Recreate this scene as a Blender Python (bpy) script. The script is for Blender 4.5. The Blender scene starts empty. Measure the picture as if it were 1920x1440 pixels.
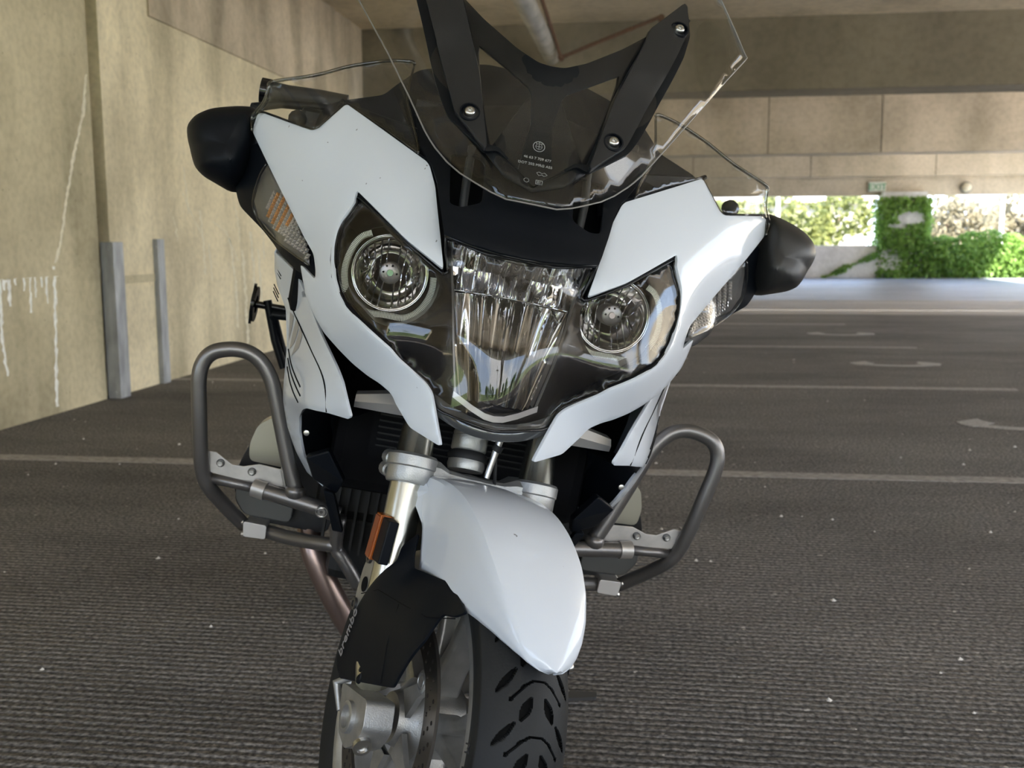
import bpy, bmesh, math, random
import numpy as np
from mathutils import Vector, Matrix, geometry
random.seed(7)
SC=bpy.context.scene
COL=SC.collection
# ---------------------------------------------------------------- camera
cd=bpy.data.cameras.new('camera'); cam=bpy.data.objects.new('camera',cd); COL.objects.link(cam)
cd.sensor_width=36.0; cd.lens=1941.0/1920*36; cd.clip_end=400
cr,cu,cb=(.9919,.1266,-.0045),(-.0127,.1347,.9908),(.126,-.9828,.1353)
M=Matrix((( cr[0],cu[0],cb[0],0),(cr[1],cu[1],cb[1],0),(cr[2],cu[2],cb[2],.95),(0,0,0,1)))
cam.matrix_world=M
cd.dof.use_dof=True; cd.dof.focus_distance=1.33; cd.dof.aperture_fstop=9.0
SC.camera=cam
SC.cycles.transparent_max_bounces=24; SC.cycles.max_bounces=14; SC.cycles.diffuse_bounces=6; SC.cycles.glossy_bounces=5
# ---------------------------------------------------------------- sky, sun, exposure
SC.view_settings.view_transform='Standard'; SC.view_settings.look='None'
SC.view_settings.gamma=1.0; SC.view_settings.use_curve_mapping=False
SC.view_settings.exposure=EXPOSURE=1.62
w=bpy.data.worlds.new('sky'); SC.world=w; w.use_nodes=True
nt=w.node_tree; nt.nodes.clear()
out=nt.nodes.new('ShaderNodeOutputWorld'); bg=nt.nodes.new('ShaderNodeBackground')
tc=nt.nodes.new('ShaderNodeTexCoord'); sx=nt.nodes.new('ShaderNodeSeparateXYZ')
rp=nt.nodes.new('ShaderNodeValToRGB'); rp.color_ramp.elements[0].position=.0
rp.color_ramp.elements[0].color=(.75,.86,1,1); rp.color_ramp.elements[1].position=.6; rp.color_ramp.elements[1].color=(.16,.38,.85,1)
nz=nt.nodes.new('ShaderNodeTexNoise'); nz.inputs['Scale'].default_value=3.0; nz.inputs['Detail'].default_value=6
cl=nt.nodes.new('ShaderNodeValToRGB'); cl.color_ramp.elements[0].position=.5; cl.color_ramp.elements[1].position=.64
mx=nt.nodes.new('ShaderNodeMixRGB'); mx.inputs['Color2'].default_value=(1.1,1.1,1.1,1)
nt.links.new(tc.outputs['Generated'],sx.inputs[0]); nt.links.new(sx.outputs['Z'],rp.inputs[0])
nt.links.new(tc.outputs['Generated'],nz.inputs['Vector']); nt.links.new(nz.outputs['Fac'],cl.inputs[0])
nt.links.new(cl.outputs[0],mx.inputs['Fac']); nt.links.new(rp.outputs[0],mx.inputs['Color1'])
nt.links.new(mx.outputs[0],bg.inputs['Color']); bg.inputs['Strength'].default_value=2.2
nt.links.new(bg.outputs[0],out.inputs[0])
sl=bpy.data.lights.new('sun','SUN'); so=bpy.data.objects.new('sun',sl); COL.objects.link(so)
sl.energy=13; sl.angle=.009; sl.color=(1,.95,.86)
so.rotation_euler=Vector((-.45,.50,-.80)).to_track_quat('-Z','Y').to_euler()
def portal(name,loc,size,direction):
    l=bpy.data.lights.new(name,'AREA'); o=bpy.data.objects.new(name,l); COL.objects.link(o)
    l.shape='RECTANGLE'; l.size,l.size_y=size; l.cycles.is_portal=True
    o.location=loc; o.rotation_euler=Vector(direction).to_track_quat('-Z','Y').to_euler()
# ---------------------------------------------------------------- materials
MATS={}
def mat(name,col,rough=.5,metal=0.,noise=0.,nscale=20.,bump=0.,bscale=60.,coat=0.,spec=.5,trans=0.,ior=1.45,emit=None,estr=0,detail=4,stretch=None,col2=None):
    if name in MATS: return MATS[name]
    m=bpy.data.materials.new(name); m.use_nodes=True; t=m.node_tree; p=t.nodes['Principled BSDF']
    p.inputs['Base Color'].default_value=(*col,1); p.inputs['Roughness'].default_value=rough; p.inputs['Metallic'].default_value=metal
    p.inputs['Coat Weight'].default_value=coat; p.inputs['Coat Roughness'].default_value=.03
    p.inputs['Specular IOR Level'].default_value=spec; p.inputs['Transmission Weight'].default_value=trans; p.inputs['IOR'].default_value=ior
    if emit: p.inputs['Emission Color'].default_value=(*emit,1); p.inputs['Emission Strength'].default_value=estr
    c=t.nodes.new('ShaderNodeTexCoord'); src=c.outputs['Object']
    if stretch:
        mp=t.nodes.new('ShaderNodeMapping'); mp.inputs['Scale'].default_value=stretch; t.links.new(src,mp.inputs[0]); src=mp.outputs[0]
    if noise or col2:
        n=t.nodes.new('ShaderNodeTexNoise'); n.inputs['Scale'].default_value=nscale; n.inputs['Detail'].default_value=detail
        t.links.new(src,n.inputs['Vector'])
        r=t.nodes.new('ShaderNodeValToRGB'); r.color_ramp.elements[0].position=.32; r.color_ramp.elements[1].position=.68
        c1=tuple(x*(1-noise) for x in col); c2=col2 or tuple(min(1,x*(1+noise)) for x in col)
        r.color_ramp.elements[0].color=(*c1,1); r.color_ramp.elements[1].color=(*c2,1)
        t.links.new(n.outputs['Fac'],r.inputs[0]); t.links.new(r.outputs[0],p.inputs['Base Color'])
    if bump:
        n2=t.nodes.new('ShaderNodeTexNoise'); n2.inputs['Scale'].default_value=bscale; n2.inputs['Detail'].default_value=3
        t.links.new(src,n2.inputs['Vector']); b=t.nodes.new('ShaderNodeBump'); b.inputs['Strength'].default_value=bump; b.inputs['Distance'].default_value=.001
        t.links.new(n2.outputs['Fac'],b.inputs['Height']); t.links.new(b.outputs[0],p.inputs['Normal'])
    MATS[name]=m; return m
def glass(name,tint=(1,1,1),rough=.02,ior=1.45):
    m=bpy.data.materials.new(name); m.use_nodes=True; t=m.node_tree; t.nodes.clear()
    o=t.nodes.new('ShaderNodeOutputMaterial'); mi=t.nodes.new('ShaderNodeMixShader'); f=t.nodes.new('ShaderNodeFresnel'); 
    ge=t.nodes.new('ShaderNodeNewGeometry'); mm=t.nodes.new('ShaderNodeMapRange'); mm.inputs[3].default_value=ior; mm.inputs[4].default_value=1/ior
    t.links.new(ge.outputs['Backfacing'],mm.inputs[0]); t.links.new(mm.outputs[0],f.inputs[0])
    a=t.nodes.new('ShaderNodeBsdfTransparent'); a.inputs[0].default_value=(*tint,1); g=t.nodes.new('ShaderNodeBsdfGlossy'); g.inputs['Roughness'].default_value=rough
    t.links.new(f.outputs[0],mi.inputs[0]); t.links.new(a.outputs[0],mi.inputs[1]); t.links.new(g.outputs[0],mi.inputs[2]); t.links.new(mi.outputs[0],o.inputs[0])
    MATS[name]=m; return m
# ---------------------------------------------------------------- object helpers
def link(name,me,m=None,parent=None,smooth=None,mtx=None):
    o=bpy.data.objects.new(name,me); COL.objects.link(o)
    if m: me.materials.append(m)
    if parent is not None: o.parent=parent
    if mtx is not None: o.matrix_local=mtx
    if smooth is not None:
        for p in me.polygons: p.use_smooth=True
        if smooth<180:
            try: me.set_sharp_from_angle(angle=math.radians(smooth))
            except Exception: pass
    return o
def tag(o,label,cat,group=None,kind=None):
    if label: o['label']=label
    if cat: o['category']=cat
    if group: o['group']=group
    if kind: o['kind']=kind
    return o
def empty(name,loc=(0,0,0),rz=0,parent=None,mtx=None):
    o=bpy.data.objects.new(name,None); COL.objects.link(o); o.empty_display_size=.1
    o.location=loc; o.rotation_euler=(0,0,rz)
    if parent is not None: o.parent=parent
    if mtx is not None: o.matrix_local=mtx
    return o
def tomesh(name,V,F,recalc=True):
    me=bpy.data.meshes.new(name); me.from_pydata([tuple(map(float,v)) for v in V],[],[tuple(f) for f in F]); 
    if recalc:
        bm=bmesh.new(); bm.from_mesh(me); bmesh.ops.remove_doubles(bm,verts=bm.verts,dist=1e-6); bmesh.ops.recalc_face_normals(bm,faces=bm.faces); bm.to_mesh(me); bm.free()
    me.update(); return me
class G:
    """collects vertices and faces of one mesh"""
    def __init__(s): s.V=[];s.F=[]
    def add(s,V,F):
        k=len(s.V); s.V+= [tuple(v) for v in V]; s.F+=[tuple(i+k for i in f) for f in F]; return s
    def box(s,a,b,rot=None,c=None):
        x0,y0,z0=a;x1,y1,z1=b
        V=[Vector(v) for v in((x0,y0,z0),(x1,y0,z0),(x1,y1,z0),(x0,y1,z0),(x0,y0,z1),(x1,y0,z1),(x1,y1,z1),(x0,y1,z1))]
        if rot is not None:
            c=Vector(c) if c is not None else sum(V,Vector())/8
            V=[rot@(v-c)+c for v in V]
        return s.add(V,[(0,3,2,1),(4,5,6,7),(0,1,5,4),(1,2,6,5),(2,3,7,6),(3,0,4,7)])
    def tube(s,pts,r,n=12,cap=True,closed=False):
        P=[Vector(p) for p in pts]; R=r if hasattr(r,'__len__') else [r]*len(P); V=[];F=[]
        up=None
        for i,p in enumerate(P):
            a=P[i-1] if i>0 else (P[-1] if closed else P[0]); b=P[i+1] if i<len(P)-1 else (P[0] if closed else P[-1])
            t=(b-a).normalized()
            if up is None: up=t.orthogonal().normalized()
            up=(up-t*up.dot(t)).normalized(); q=t.cross(up)
            for k in range(n):
                an=2*math.pi*k/n; V.append(p+(up*math.cos(an)+q*math.sin(an))*R[i])
        m=len(P)
        for i in range(m if closed else m-1):
            j=(i+1)%m
            for k in range(n): F.append((i*n+k,i*n+(k+1)%n,j*n+(k+1)%n,j*n+k))
        if cap and not closed: F+= [tuple(range(n))[::-1],tuple((m-1)*n+k for k in range(n))]
        return s.add(V,F)
    def lathe(s,prof,o,axis,n=24,arc=2*math.pi,close=False):
        """prof: (distance along axis, radius)"""
        o=Vector(o);a=Vector(axis).normalized();u=a.orthogonal().normalized();v=a.cross(u);V=[];F=[];m=len(prof)
        for i in range(n):
            an=arc*i/n
            for d,r in prof: V.append(o+a*d+(u*math.cos(an)+v*math.sin(an))*r)
        for i in range(n):
            j=(i+1)%n
            for k in range(m-1): F.append((i*m+k,j*m+k,j*m+k+1,i*m+k+1))
            if close: F.append((i*m+m-1,j*m+m-1,j*m,i*m))
        return s.add(V,F)
    def prism(s,poly,d):
        """closed polygon (3D points) extruded along vector d"""
        d=Vector(d);n=len(poly);P=[Vector(p) for p in poly]
        tri=geometry.tessellate_polygon([P])
        V=P+[p+d for p in P];F=[tuple(t) for t in tri]+[tuple(i+n for i in t[::-1]) for t in tri]+[(i,(i+1)%n,(i+1)%n+n,i+n) for i in range(n)]
        return s.add(V,F)
    def obj(s,name,m,parent=None,smooth=35,mtx=None,bevel=0,seg=2):
        me=tomesh(name,s.V,s.F); o=link(name,me,m,parent,smooth,mtx)
        if bevel:
            b=o.modifiers.new('b','BEVEL'); b.width=bevel; b.segments=seg; b.limit_method='ANGLE'; b.angle_limit=math.radians(35); b.harden_normals=False
        return o
def flip(p,s): return (p[0]*s,p[1],p[2])
def smooth_line(P,n=6,closed=False):
    P=[Vector(p) for p in P];o=[];m=len(P)
    for i in range(m if closed else m-1):
        p0=P[i-1] if (i>0 or closed) else P[0]*2-P[1]; p1=P[i]; p2=P[(i+1)%m]; p3=P[(i+2)%m] if (i+2<m or closed) else P[-1]*2-P[-2]
        for k in range(n):
            t=k/n; o.append(.5*((2*p1)+(p2-p0)*t+(2*p0-5*p1+4*p2-p3)*t*t+(3*p1-p0-3*p2+p3)*t**3))
    if not closed: o.append(P[-1])
    return o
def round_poly(P,r,n=3):
    """round the corners of a 2D/3D polygon"""
    P=[Vector(p) for p in P];o=[];m=len(P)
    for i in range(m):
        a,b,c=P[i-1],P[i],P[(i+1)%m]; la=(a-b).length; lc=(c-b).length; d=min(r,la*.42,lc*.42)
        p=b+(a-b).normalized()*d; q=b+(c-b).normalized()*d
        for k in range(n+1):
            t=k/n; o.append(p*(1-t)**2+b*2*t*(1-t)+q*t*t)
    return o
class TPS:
    """thin plate surface through control points: value of one axis over the other two"""
    def __init__(s,pts,ax=1,lam=1e-4):
        P=np.array(pts,float); s.ax=ax; s.k=[i for i in range(3) if i!=ax]; s.p=P[:,s.k]
        K=s.U(s.p,s.p)+lam*np.eye(len(P)); A=np.c_[np.ones(len(P)),s.p]
        s.w=np.linalg.lstsq(np.block([[K,A],[A.T,np.zeros((3,3))]]),np.r_[P[:,ax],0,0,0],rcond=None)[0]
    def U(s,a,b):
        d=np.linalg.norm(a[:,None]-b[None],axis=2); return np.where(d>1e-9,d*d*np.log(d+1e-12),0)
    def many(s,Q):
        Q=np.array(Q,float).reshape(-1,2); return s.U(Q,s.p)@s.w[:-3]+s.w[-3]+Q@s.w[-2:]
    def __call__(s,a,b): return float(s.many([[a,b]])[0])
def inside(pt,poly):
    x,y=pt;c=False;n=len(poly);j=n-1
    for i in range(n):
        xi,yi=poly[i];xj,yj=poly[j]
        if (yi>y)!=(yj>y) and x<(xj-xi)*(y-yi)/(yj-yi)+xi: c=not c
        j=i
    return c
def shell(name,outline,F,m,parent=None,thick=.004,grid=.009,holes=(),off=None,offset=-1,smooth=40,mir=1,mtx=None,bevel=.0012,bulge=0,rnd=.0):
    """curved sheet bounded by an outline, lying on surface F, given real thickness"""
    k=F.k; P2=[(p[k[0]],p[k[1]]) for p in outline]
    if rnd: P2=[(v[0],v[1]) for v in round_poly([(a,b,0) for a,b in P2],rnd)]
    def dens(P):
        o=[]
        for i,a in enumerate(P):
            b=P[(i+1)%len(P)]; d=math.hypot(b[0]-a[0],b[1]-a[1]); nn=max(1,int(d/(grid*1.2)))
            o+=[(a[0]+(b[0]-a[0])*t/nn,a[1]+(b[1]-a[1])*t/nn) for t in range(nn)]
        return o
    loops=[dens(P2)]+[dens([(h[0],h[1]) for h in H]) for H in holes]
    V=[];E=[]
    for L in loops:
        s=len(V); V+=L; E+=[(s+i,s+(i+1)%len(L)) for i in range(len(L))]
    nb=len(V); B=np.array(V)
    x0,y0=B.min(0);x1,y1=B.max(0); r=0
    y=y0
    while y<y1:
        x=x0+(grid/2 if r%2 else 0)
        while x<x1:
            if inside((x,y),loops[0]) and not any(inside((x,y),h) for h in loops[1:]):
                if np.min(np.hypot(B[:,0]-x,B[:,1]-y))>grid*.55: V.append((x,y))
            x+=grid
        y+=grid*.87; r+=1
    res=geometry.delaunay_2d_cdt([Vector(v) for v in V],E,[],0,1e-7)
    vv,ff=res[0],res[2]; keep=[]
    for f in ff:
        c=(sum(vv[i][0] for i in f)/len(f),sum(vv[i][1] for i in f)/len(f))
        if inside(c,loops[0]) and not any(inside(c,h) for h in loops[1:]): keep.append(tuple(f))
    Q=np.array([(v[0],v[1]) for v in vv]); Y=F.many(Q)
    if off is not None: Y=Y+np.array([off(a,b) for a,b in Q])
    W=[]
    for (a,b),y_ in zip(Q,Y):
        p=[0,0,0]; p[k[0]]=a;p[k[1]]=b;p[F.ax]=y_; p[0]*=mir; W.append(p)
    me=tomesh(name,W,keep)
    # orient outwards: towards the front (-y) or away from the centre plane for side sheets
    bm=bmesh.new(); bm.from_mesh(me)
    bmesh.ops.delete(bm,geom=[v for v in bm.verts if not v.link_faces],context='VERTS')
    want=Vector((0,-1,0)) if F.ax==1 else Vector((mir*math.copysign(1,outline[0][0] if F.ax==0 else 1),0,0))
    if sum((f.normal.dot(want))*f.calc_area() for f in bm.faces)<0: bmesh.ops.reverse_faces(bm,faces=bm.faces)
    bm.to_mesh(me); bm.free()
    o=link(name,me,m,parent,180,mtx)
    if thick:
        s=o.modifiers.new('s','SOLIDIFY'); s.thickness=thick; s.offset=offset; s.use_even_offset=False
        if bevel:
            b=o.modifiers.new('b','BEVEL'); b.width=bevel; b.segments=2; b.limit_method='ANGLE'; b.angle_limit=math.radians(60)
        try: me.set_sharp_from_angle(angle=math.radians(smooth))
        except Exception: pass
    return o
def text_mesh(name,txt,size,m,parent=None,mtx=None,extrude=.0002,align='CENTER'):
    c=bpy.data.curves.new(name,'FONT'); c.body=txt; c.size=size; c.extrude=extrude; c.align_x=align; c.align_y='CENTER'; c.resolution_u=3
    o=bpy.data.objects.new(name,c); COL.objects.link(o); dg=bpy.context.evaluated_depsgraph_get()
    me=bpy.data.meshes.new_from_object(o.evaluated_get(dg)); bpy.data.objects.remove(o); me.name=name
    return link(name,me,m,parent,None,mtx)
D={'upper':{'o':[[.3995,.2424,1.0848],[.401,.2344,1.0574],[.3427,.1627,.9869],[.2874,.0999,.9209],[.2676,.0685,.9011],[.2592,.0491,.8797],[.2576,.0437,.8685],[.2863,.0999,.8829],[.2667,.0637,.8402],[.2501,.044,.8202],[.2334,.0288,.8019],[.206,-.0004,.7845],[.1861,-.0153,.7726],[.1647,-.0283,.7625],[.148,-.0397,.7572],[.1333,-.048,.7497],[.1274,-.0505,.7441],[.1234,-.0514,.7373],[.1094,-.06,.7219],[.1,-.0674,.7119],[.0792,-.0862,.7065],[.0588,-.104,.7012],[.0817,-.0871,.7631],[.0906,-.0839,.7723],[.13,-.0772,.7957],[.1426,-.0787,.8065],[.1736,-.0724,.8246],[.1954,-.0496,.8379],[.209,-.0312,.8465],[.2207,-.0145,.8594],[.2305,.0022,.8766],[.2368,.0184,.8976],[.2399,.0309,.9183],[.2404,.0377,.9347],[.2381,.0416,.951],[.2305,.0411,.9669],[.2245,.0434,.981],[.2252,.0475,.9875],[.2235,.0514,.9959],[.1458,-.0233,.9437],[.0939,-.0512,.917],[.1038,-.0253,.9533],[.1143,.0042,.9908],[.1221,.029,1.02],[.1339,.0539,1.0465],[.1392,.0604,1.0524],[.2649,.1691,1.1166],[.2691,.169,1.1142],[.2971,.1476,1.074],[.3063,.15,1.0694],[.3175,.1595,1.0712],[.3909,.2351,1.0872]],
 'c':[[.399,.242,1.085],[.307,.15,1.069],[.266,.171,1.118],[.136,.056,1.048],[.094,-.051,.917],[.223,.051,.996],[.059,-.104,.702],[.123,-.051,.735],[.086,-.085,.767],[.258,.044,.868],[.286,.1,.882],[.173,-.075,.828],[.233,.029,.801],[.17,-.01,.745]]},
 'lens':{'o':[(0.0, -0.066, 0.9475),[.0408,-.0624,.9452],[.0634,-.0561,.9489],[.0825,-.0517,.9533],[.0982,-.0488,.957],[.0898,-.0432,.9203],[.0886,-.0454,.9137],[.0923,-.0449,.9109],[.0973,-.0422,.9126],[.1449,-.0292,.9391],[.2177,.0469,.9861],[.2207,.0459,.979],[.2279,.0438,.9632],[.2353,.0428,.9487],[.2372,.0371,.9332],[.2374,.0301,.9167],[.2339,.0191,.8968],[.228,.006,.8769],[.2183,-.0115,.8604],[.2065,-.029,.8475],[.1932,-.0443,.8393],[.1722,-.0627,.8254],[.141,-.0715,.8074],[.1282,-.0717,.7968],[.0894,-.0751,.7741],[.08,-.0794,.7633],[.072,-.0864,.7451],[.0525,-.0988,.7404],[.0255,-.1107,.7366],[0,-.112,.733]],
 'c':[[.1,-.049,.959],[.096,-.04,.917],[.223,.056,.996],[.235,.012,.874],[.174,-.062,.825],[.086,-.075,.767],[0,-.066,.95],[0,-.1,.86],[0,-.118,.768],[0,-.115,.735],[.06,-.095,.76],[.07,-.084,.87],[.15,-.06,.872],[.19,-.02,.905],[-.1,-.049,.959],[-.096,-.04,.917],[-.223,.056,.996],[-.235,.012,.874],[-.174,-.062,.825],[-.086,-.075,.767],[-.06,-.095,.76],[-.07,-.084,.87],[-.15,-.06,.872],[-.19,-.02,.905]]},
 'skirt':[[.0788,-.0807,.7568],[.065,-.0913,.7286],[.0321,-.1067,.7236],[.0058,-.1123,.7218],[.0242,-.109,.7224]],
 'cowl':{'o':[[.1007,-.0488,.9593],[.1121,-.0175,.9954],[.1214,.0206,1.0268],[.1323,.0505,1.0494],[.1392,.0601,1.0559],[.1558,.0917,1.0794],[.1693,.1577,1.1326]],
 'c':[[.1,-.049,.959],[0,-.068,.95],[.136,.05,1.048],[.09,.015,1.03],[0,0,1.03],[.099,-.013,1.006],[.062,-.023,1.009],[.12,.13,1.12],[0,.1,1.12],[0,.2,1.2],[.1,.2,1.18],[-.1,-.049,.959],[-.136,.05,1.048],[-.09,.015,1.03],[-.099,-.013,1.006],[-.062,-.023,1.009],[-.12,.13,1.12],[-.1,.2,1.18]],
 'vent':[[.105,0,1.06],[.099,0,1.006],[.062,0,1.004],[.062,0,1.055]],
 'step':[[.106,-.028,.9859],[.0612,-.0504,.9738],[-.0051,-.0564,.9677]]},
 'bracket':{'o':[[.1386,.1322,1.3042],[.1643,.1624,1.3334],[.191,.1923,1.3638],[.196,.1926,1.3622],[.2,.185,1.3497],[.2043,.1608,1.3133],[.1949,.1297,1.2759],[.1779,.0958,1.2338],[.1509,.0568,1.1666],[.1364,.0311,1.1353],[.1232,.0118,1.1131],[.0968,-.0076,1.0935],[.0684,-.0233,1.0734],[.0525,-.0198,1.0787],[.0127,-.0295,1.0521]],
 'c':[[.096,.01,1.121],[.068,-.022,1.076],[.095,.062,1.21],[.02,.013,1.158],[0,.023,1.203],[0,-.006,1.098],[0,-.03,1.05],[.157,.092,1.24],[.2,.15,1.3],[.1,.11,1.29],[0,.08,1.29],[.14,.075,1.2],[-.096,.01,1.121],[-.068,-.022,1.076],[-.095,.062,1.21],[-.02,.013,1.158],[-.157,.092,1.24],[-.2,.15,1.3],[-.1,.11,1.29],[-.14,.075,1.2]],
 'arch':[[.1349,.1211,1.2908],[.0975,.0875,1.258],[.047,.0448,1.2207],[.018,.0272,1.2058]],
 'win':[[.0979,.0671,1.2184],[.0976,.0619,1.2074],[.0923,.0469,1.1833],[.0661,-.0171,1.0844],[.0507,-.0175,1.0827],[.0221,-.0263,1.0597],[.0141,.0021,1.1221],[.0207,.0141,1.1618],[.027,.0178,1.1713]],
 'pad':[[.137,.1294,1.3011],[.1643,.1611,1.3316],[.1898,.19,1.3611],[.1944,.1885,1.3571],[.1975,.1617,1.3174],[.1825,.1263,1.2772],[.1515,.0782,1.2035],[.1208,.024,1.1315],[.1154,.0136,1.1187],[.0926,-.0049,1.0991],[.0697,-.0207,1.078],[.0678,-.0185,1.0819],[.0927,.045,1.1795],[.1349,.1217,1.2916]]},
 'bolts':[[.0959,.0098,1.1208],[.1817,.154,1.314]],
 'screen':{'o':[[.257,.2507,1.3964],[.2833,.2476,1.3609],[.3101,.2448,1.3229],[.3146,.2449,1.3182],[.3109,.2401,1.3125],[.2777,.1956,1.2685],[.2203,.1084,1.1919],[.1745,.0573,1.1267],[.1498,.0393,1.0904],[.1402,.0348,1.0787],[.1315,.0301,1.0694],[.1133,.0173,1.0536],[.0944,-.0011,1.0413],[.0714,-.0256,1.0309],[.0521,-.0414,1.023],[.0327,-.0523,1.0175]],
 'c':[[.205,.092,1.169],[.167,.05,1.116],[.134,.032,1.073],[.104,.01,1.048],[.067,-.03,1.029],[0,-.062,1.012],[.281,.2,1.271],[.243,.135,1.223],[.096,.018,1.121],[.095,.07,1.21],[0,.002,1.098],[0,.031,1.203],[0,.09,1.31],[.1,.12,1.31],[.2,.17,1.32],[-.205,.092,1.169],[-.167,.05,1.116],[-.134,.032,1.073],[-.104,.01,1.048],[-.067,-.03,1.029],[-.281,.2,1.271],[-.243,.135,1.223],[-.096,.018,1.121],[-.095,.07,1.21],[-.1,.12,1.31],[-.2,.17,1.32]],
 'tip':[.3141,.2445,1.318],
 'up':[.257,.2507,1.3964]},
 'deflector':{'o':[[.1819,.1842,1.195],[.1884,.1901,1.1985],[.2226,.2042,1.1944],[.252,.2114,1.1856],[.2815,.2156,1.1746],[.322,.2115,1.1538],[.3721,.2168,1.1367],[.3868,.2232,1.1304],[.3864,.2221,1.1241],[.3903,.2265,1.1036],[.3987,.2354,1.0912],[.4074,.2406,1.0766],[.4018,.2289,1.0582],[.3925,.2295,1.0878],[.317,.1532,1.0721],[.3059,.1444,1.0704],[.2967,.1423,1.075],[.2662,.1643,1.1172],[.2058,.1123,1.0897],[.1526,.0622,1.0613],[.1558,.0743,1.0748],[.1729,.1165,1.1154],[.1812,.1371,1.135],[.1836,.1553,1.1559]],
 'c':[[.182,.185,1.196],[.386,.222,1.13],[.399,.236,1.085],[.307,.144,1.069],[.266,.165,1.118],[.156,.066,1.064],[.3,.215,1.165]]},
 'signal':{'o':[[.3673,.1883,1.0122],[.375,.1959,.9956],[.3805,.2061,.9573],[.3694,.2057,.9326],[.3345,.1631,.9082],[.2721,.0676,.8848],[.2786,.0868,.9032],[.3037,.1295,.9361],[.3433,.1684,.9856]],
 'c':[[.369,.19,1],[.376,.205,.945],[.343,.185,.907],[.272,.068,.886],[.343,.168,.987],[.287,.11,.921],[.32,.125,.905]]},
 'sigpat':[[.3437,.1695,.9779],[.3541,.1793,.9724],[.3591,.1862,.9592],[.3571,.1891,.944],[.3478,.1852,.9285],[.3319,.1597,.9187],[.2752,.0742,.8907],[.2771,.0855,.9035],[.3086,.1372,.9468],[.3302,.1581,.9746]],
 'mirror':[[.4096,.3,1.0984],[.4313,.3,1.0962],[.4565,.3,1.0899],[.4774,.3,1.0831],[.4988,.3,1.0689],[.5089,.3,1.0504],[.5045,.3,1.03],[.4953,.3,1.0096],[.4842,.3,.9904],[.4704,.3,.9791],[.4484,.3,.971],[.4248,.3,.9624],[.4031,.3,.9868],[.3962,.3,1.0463]],
 'sighouse':[[.4198,.2446,.9761],[.4146,.2414,.9617],[.4064,.2368,.9454],[.3696,.2114,.9215],[.3302,.1479,.8947],[.2898,.0816,.8722],[.2736,.0634,.8706],[.2589,.0479,.8696],[.2657,.0652,.8912],[.2881,.1087,.9193],[.343,.1683,.9841],[.3667,.1878,1.0139],[.3891,.2105,1.0456],[.409,.2302,1.0332]],
 'flank':{'o':[[.3558,.3474,.8846],[.3511,.3493,.8548],[.3407,.3337,.8322],[.3155,.2822,.8014],[.3022,.2549,.7517],[.2955,.2266,.7123],[.2906,.2249,.6681],[.2786,.2396,.6253],[.2592,.2633,.5809],[.2415,.3088,.5427],[.2106,.276,.5314],[.2277,.2861,.5429],[.2456,.2376,.5835],[.2555,.1886,.6303],[.2559,.1478,.6604],[.2489,.0931,.6819],[.2411,.0624,.6906],[.2097,.0093,.6983],[.1788,-.0291,.7016],[.1769,-.0343,.7064],[.1957,-.0151,.7458],[.2065,.0057,.7599],[.2196,.034,.7732],[.2378,.0756,.7902],[.2534,.1169,.8068],[.273,.1669,.8295],[.299,.2255,.8566],[.3059,.2396,.8642]],
 'c':[[.351,.349,.854],[.34,.332,.832],[.299,.25,.753],[.294,.225,.715],[.29,.221,.669],[.277,.228,.63],[.258,.247,.585],[.236,.3,.544],[.211,.277,.532],[.255,.16,.657],[.255,.19,.631],[.248,.26,.575],[.243,.048,.693],[.1775,-.03,.703],[.235,.066,.792],[.219,.035,.773],[.206,.005,.76],[.195,-.015,.747],[.29,.2,.87],[.262,.14,.82]]},
 'stripes':[[[.3058,.2573,.8014],[.2967,.2342,.798],[.2972,.2397,.7725],[.2996,.2477,.7562]],[[.291,.2196,.7936],[.2829,.1977,.7886],[.2861,.2078,.7625],[.2942,.2304,.7464],[.2943,.2321,.7654]],[[.2805,.1908,.788],[.2735,.1711,.7781],[.2762,.177,.7576],[.288,.2091,.739],[.2841,.2013,.7595]]],
 'louvres':[[[.2965,.237,.7453],[.2849,.1963,.7295],[.2713,.1487,.7193],[.2582,.1049,.7118]],[[.2938,.2257,.7328],[.2827,.1864,.7188],[.2694,.1401,.7088],[.2553,.0955,.7006]],[[.2915,.2154,.7211],[.2819,.1817,.7074],[.27,.1441,.6962],[.258,.1112,.6883]]],
 'flankseam':[[.3141,.2735,.82],[.2935,.2252,.7993],[.2568,.1227,.7691],[.2297,.048,.7467],[.2174,.0172,.7268],[.2106,.0101,.6987]],
 'bar_support':[[.175,-.023,.721],[.1,-.05,.72]],
 'bar':[[.257,.335,.5041],[.2765,.335,.5502],[.298,.335,.6083],[.3196,.335,.6657],[.3327,.335,.6896],[.35,.335,.7083],[.3722,.335,.7175],[.3979,.335,.7166],[.4241,.335,.7065],[.4373,.335,.6872],[.4394,.335,.6581],[.4299,.34,.596],[.4203,.35,.5346],[.4136,.36,.501],[.402,.37,.4757],[.3807,.4,.444],[.3434,.44,.4]],
 'bar2':[[.3108,.44,.3927],[.2993,.44,.3942],[.261,.41,.3981],[.2124,.37,.4094],[.1752,.345,.4174]],
 'bar3':[[.1767,.33,.472],[.1752,.345,.4174],[.1631,.345,.3996],[.1448,.345,.378],[.1257,.35,.3508]],
 'pipe_thin':[[.4111,.37,.4918],[.3243,.35,.4916]],
 'pipe_big':[[.327,.35,.492],[.3014,.345,.4893],[.2263,.33,.4832],[.1771,.325,.476]],
 'plate':[[.4157,.36,.5379],[.398,.36,.5388],[.3825,.36,.53],[.3691,.36,.5226],[.3498,.36,.5222],[.3249,.36,.5304],[.2856,.36,.5275],[.2749,.36,.4977],[.3265,.36,.4962],[.3984,.36,.5023],[.4148,.36,.5087]],
 'platebolts':[[.3874,.355,.5223],[.3344,.355,.5164]],
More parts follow.
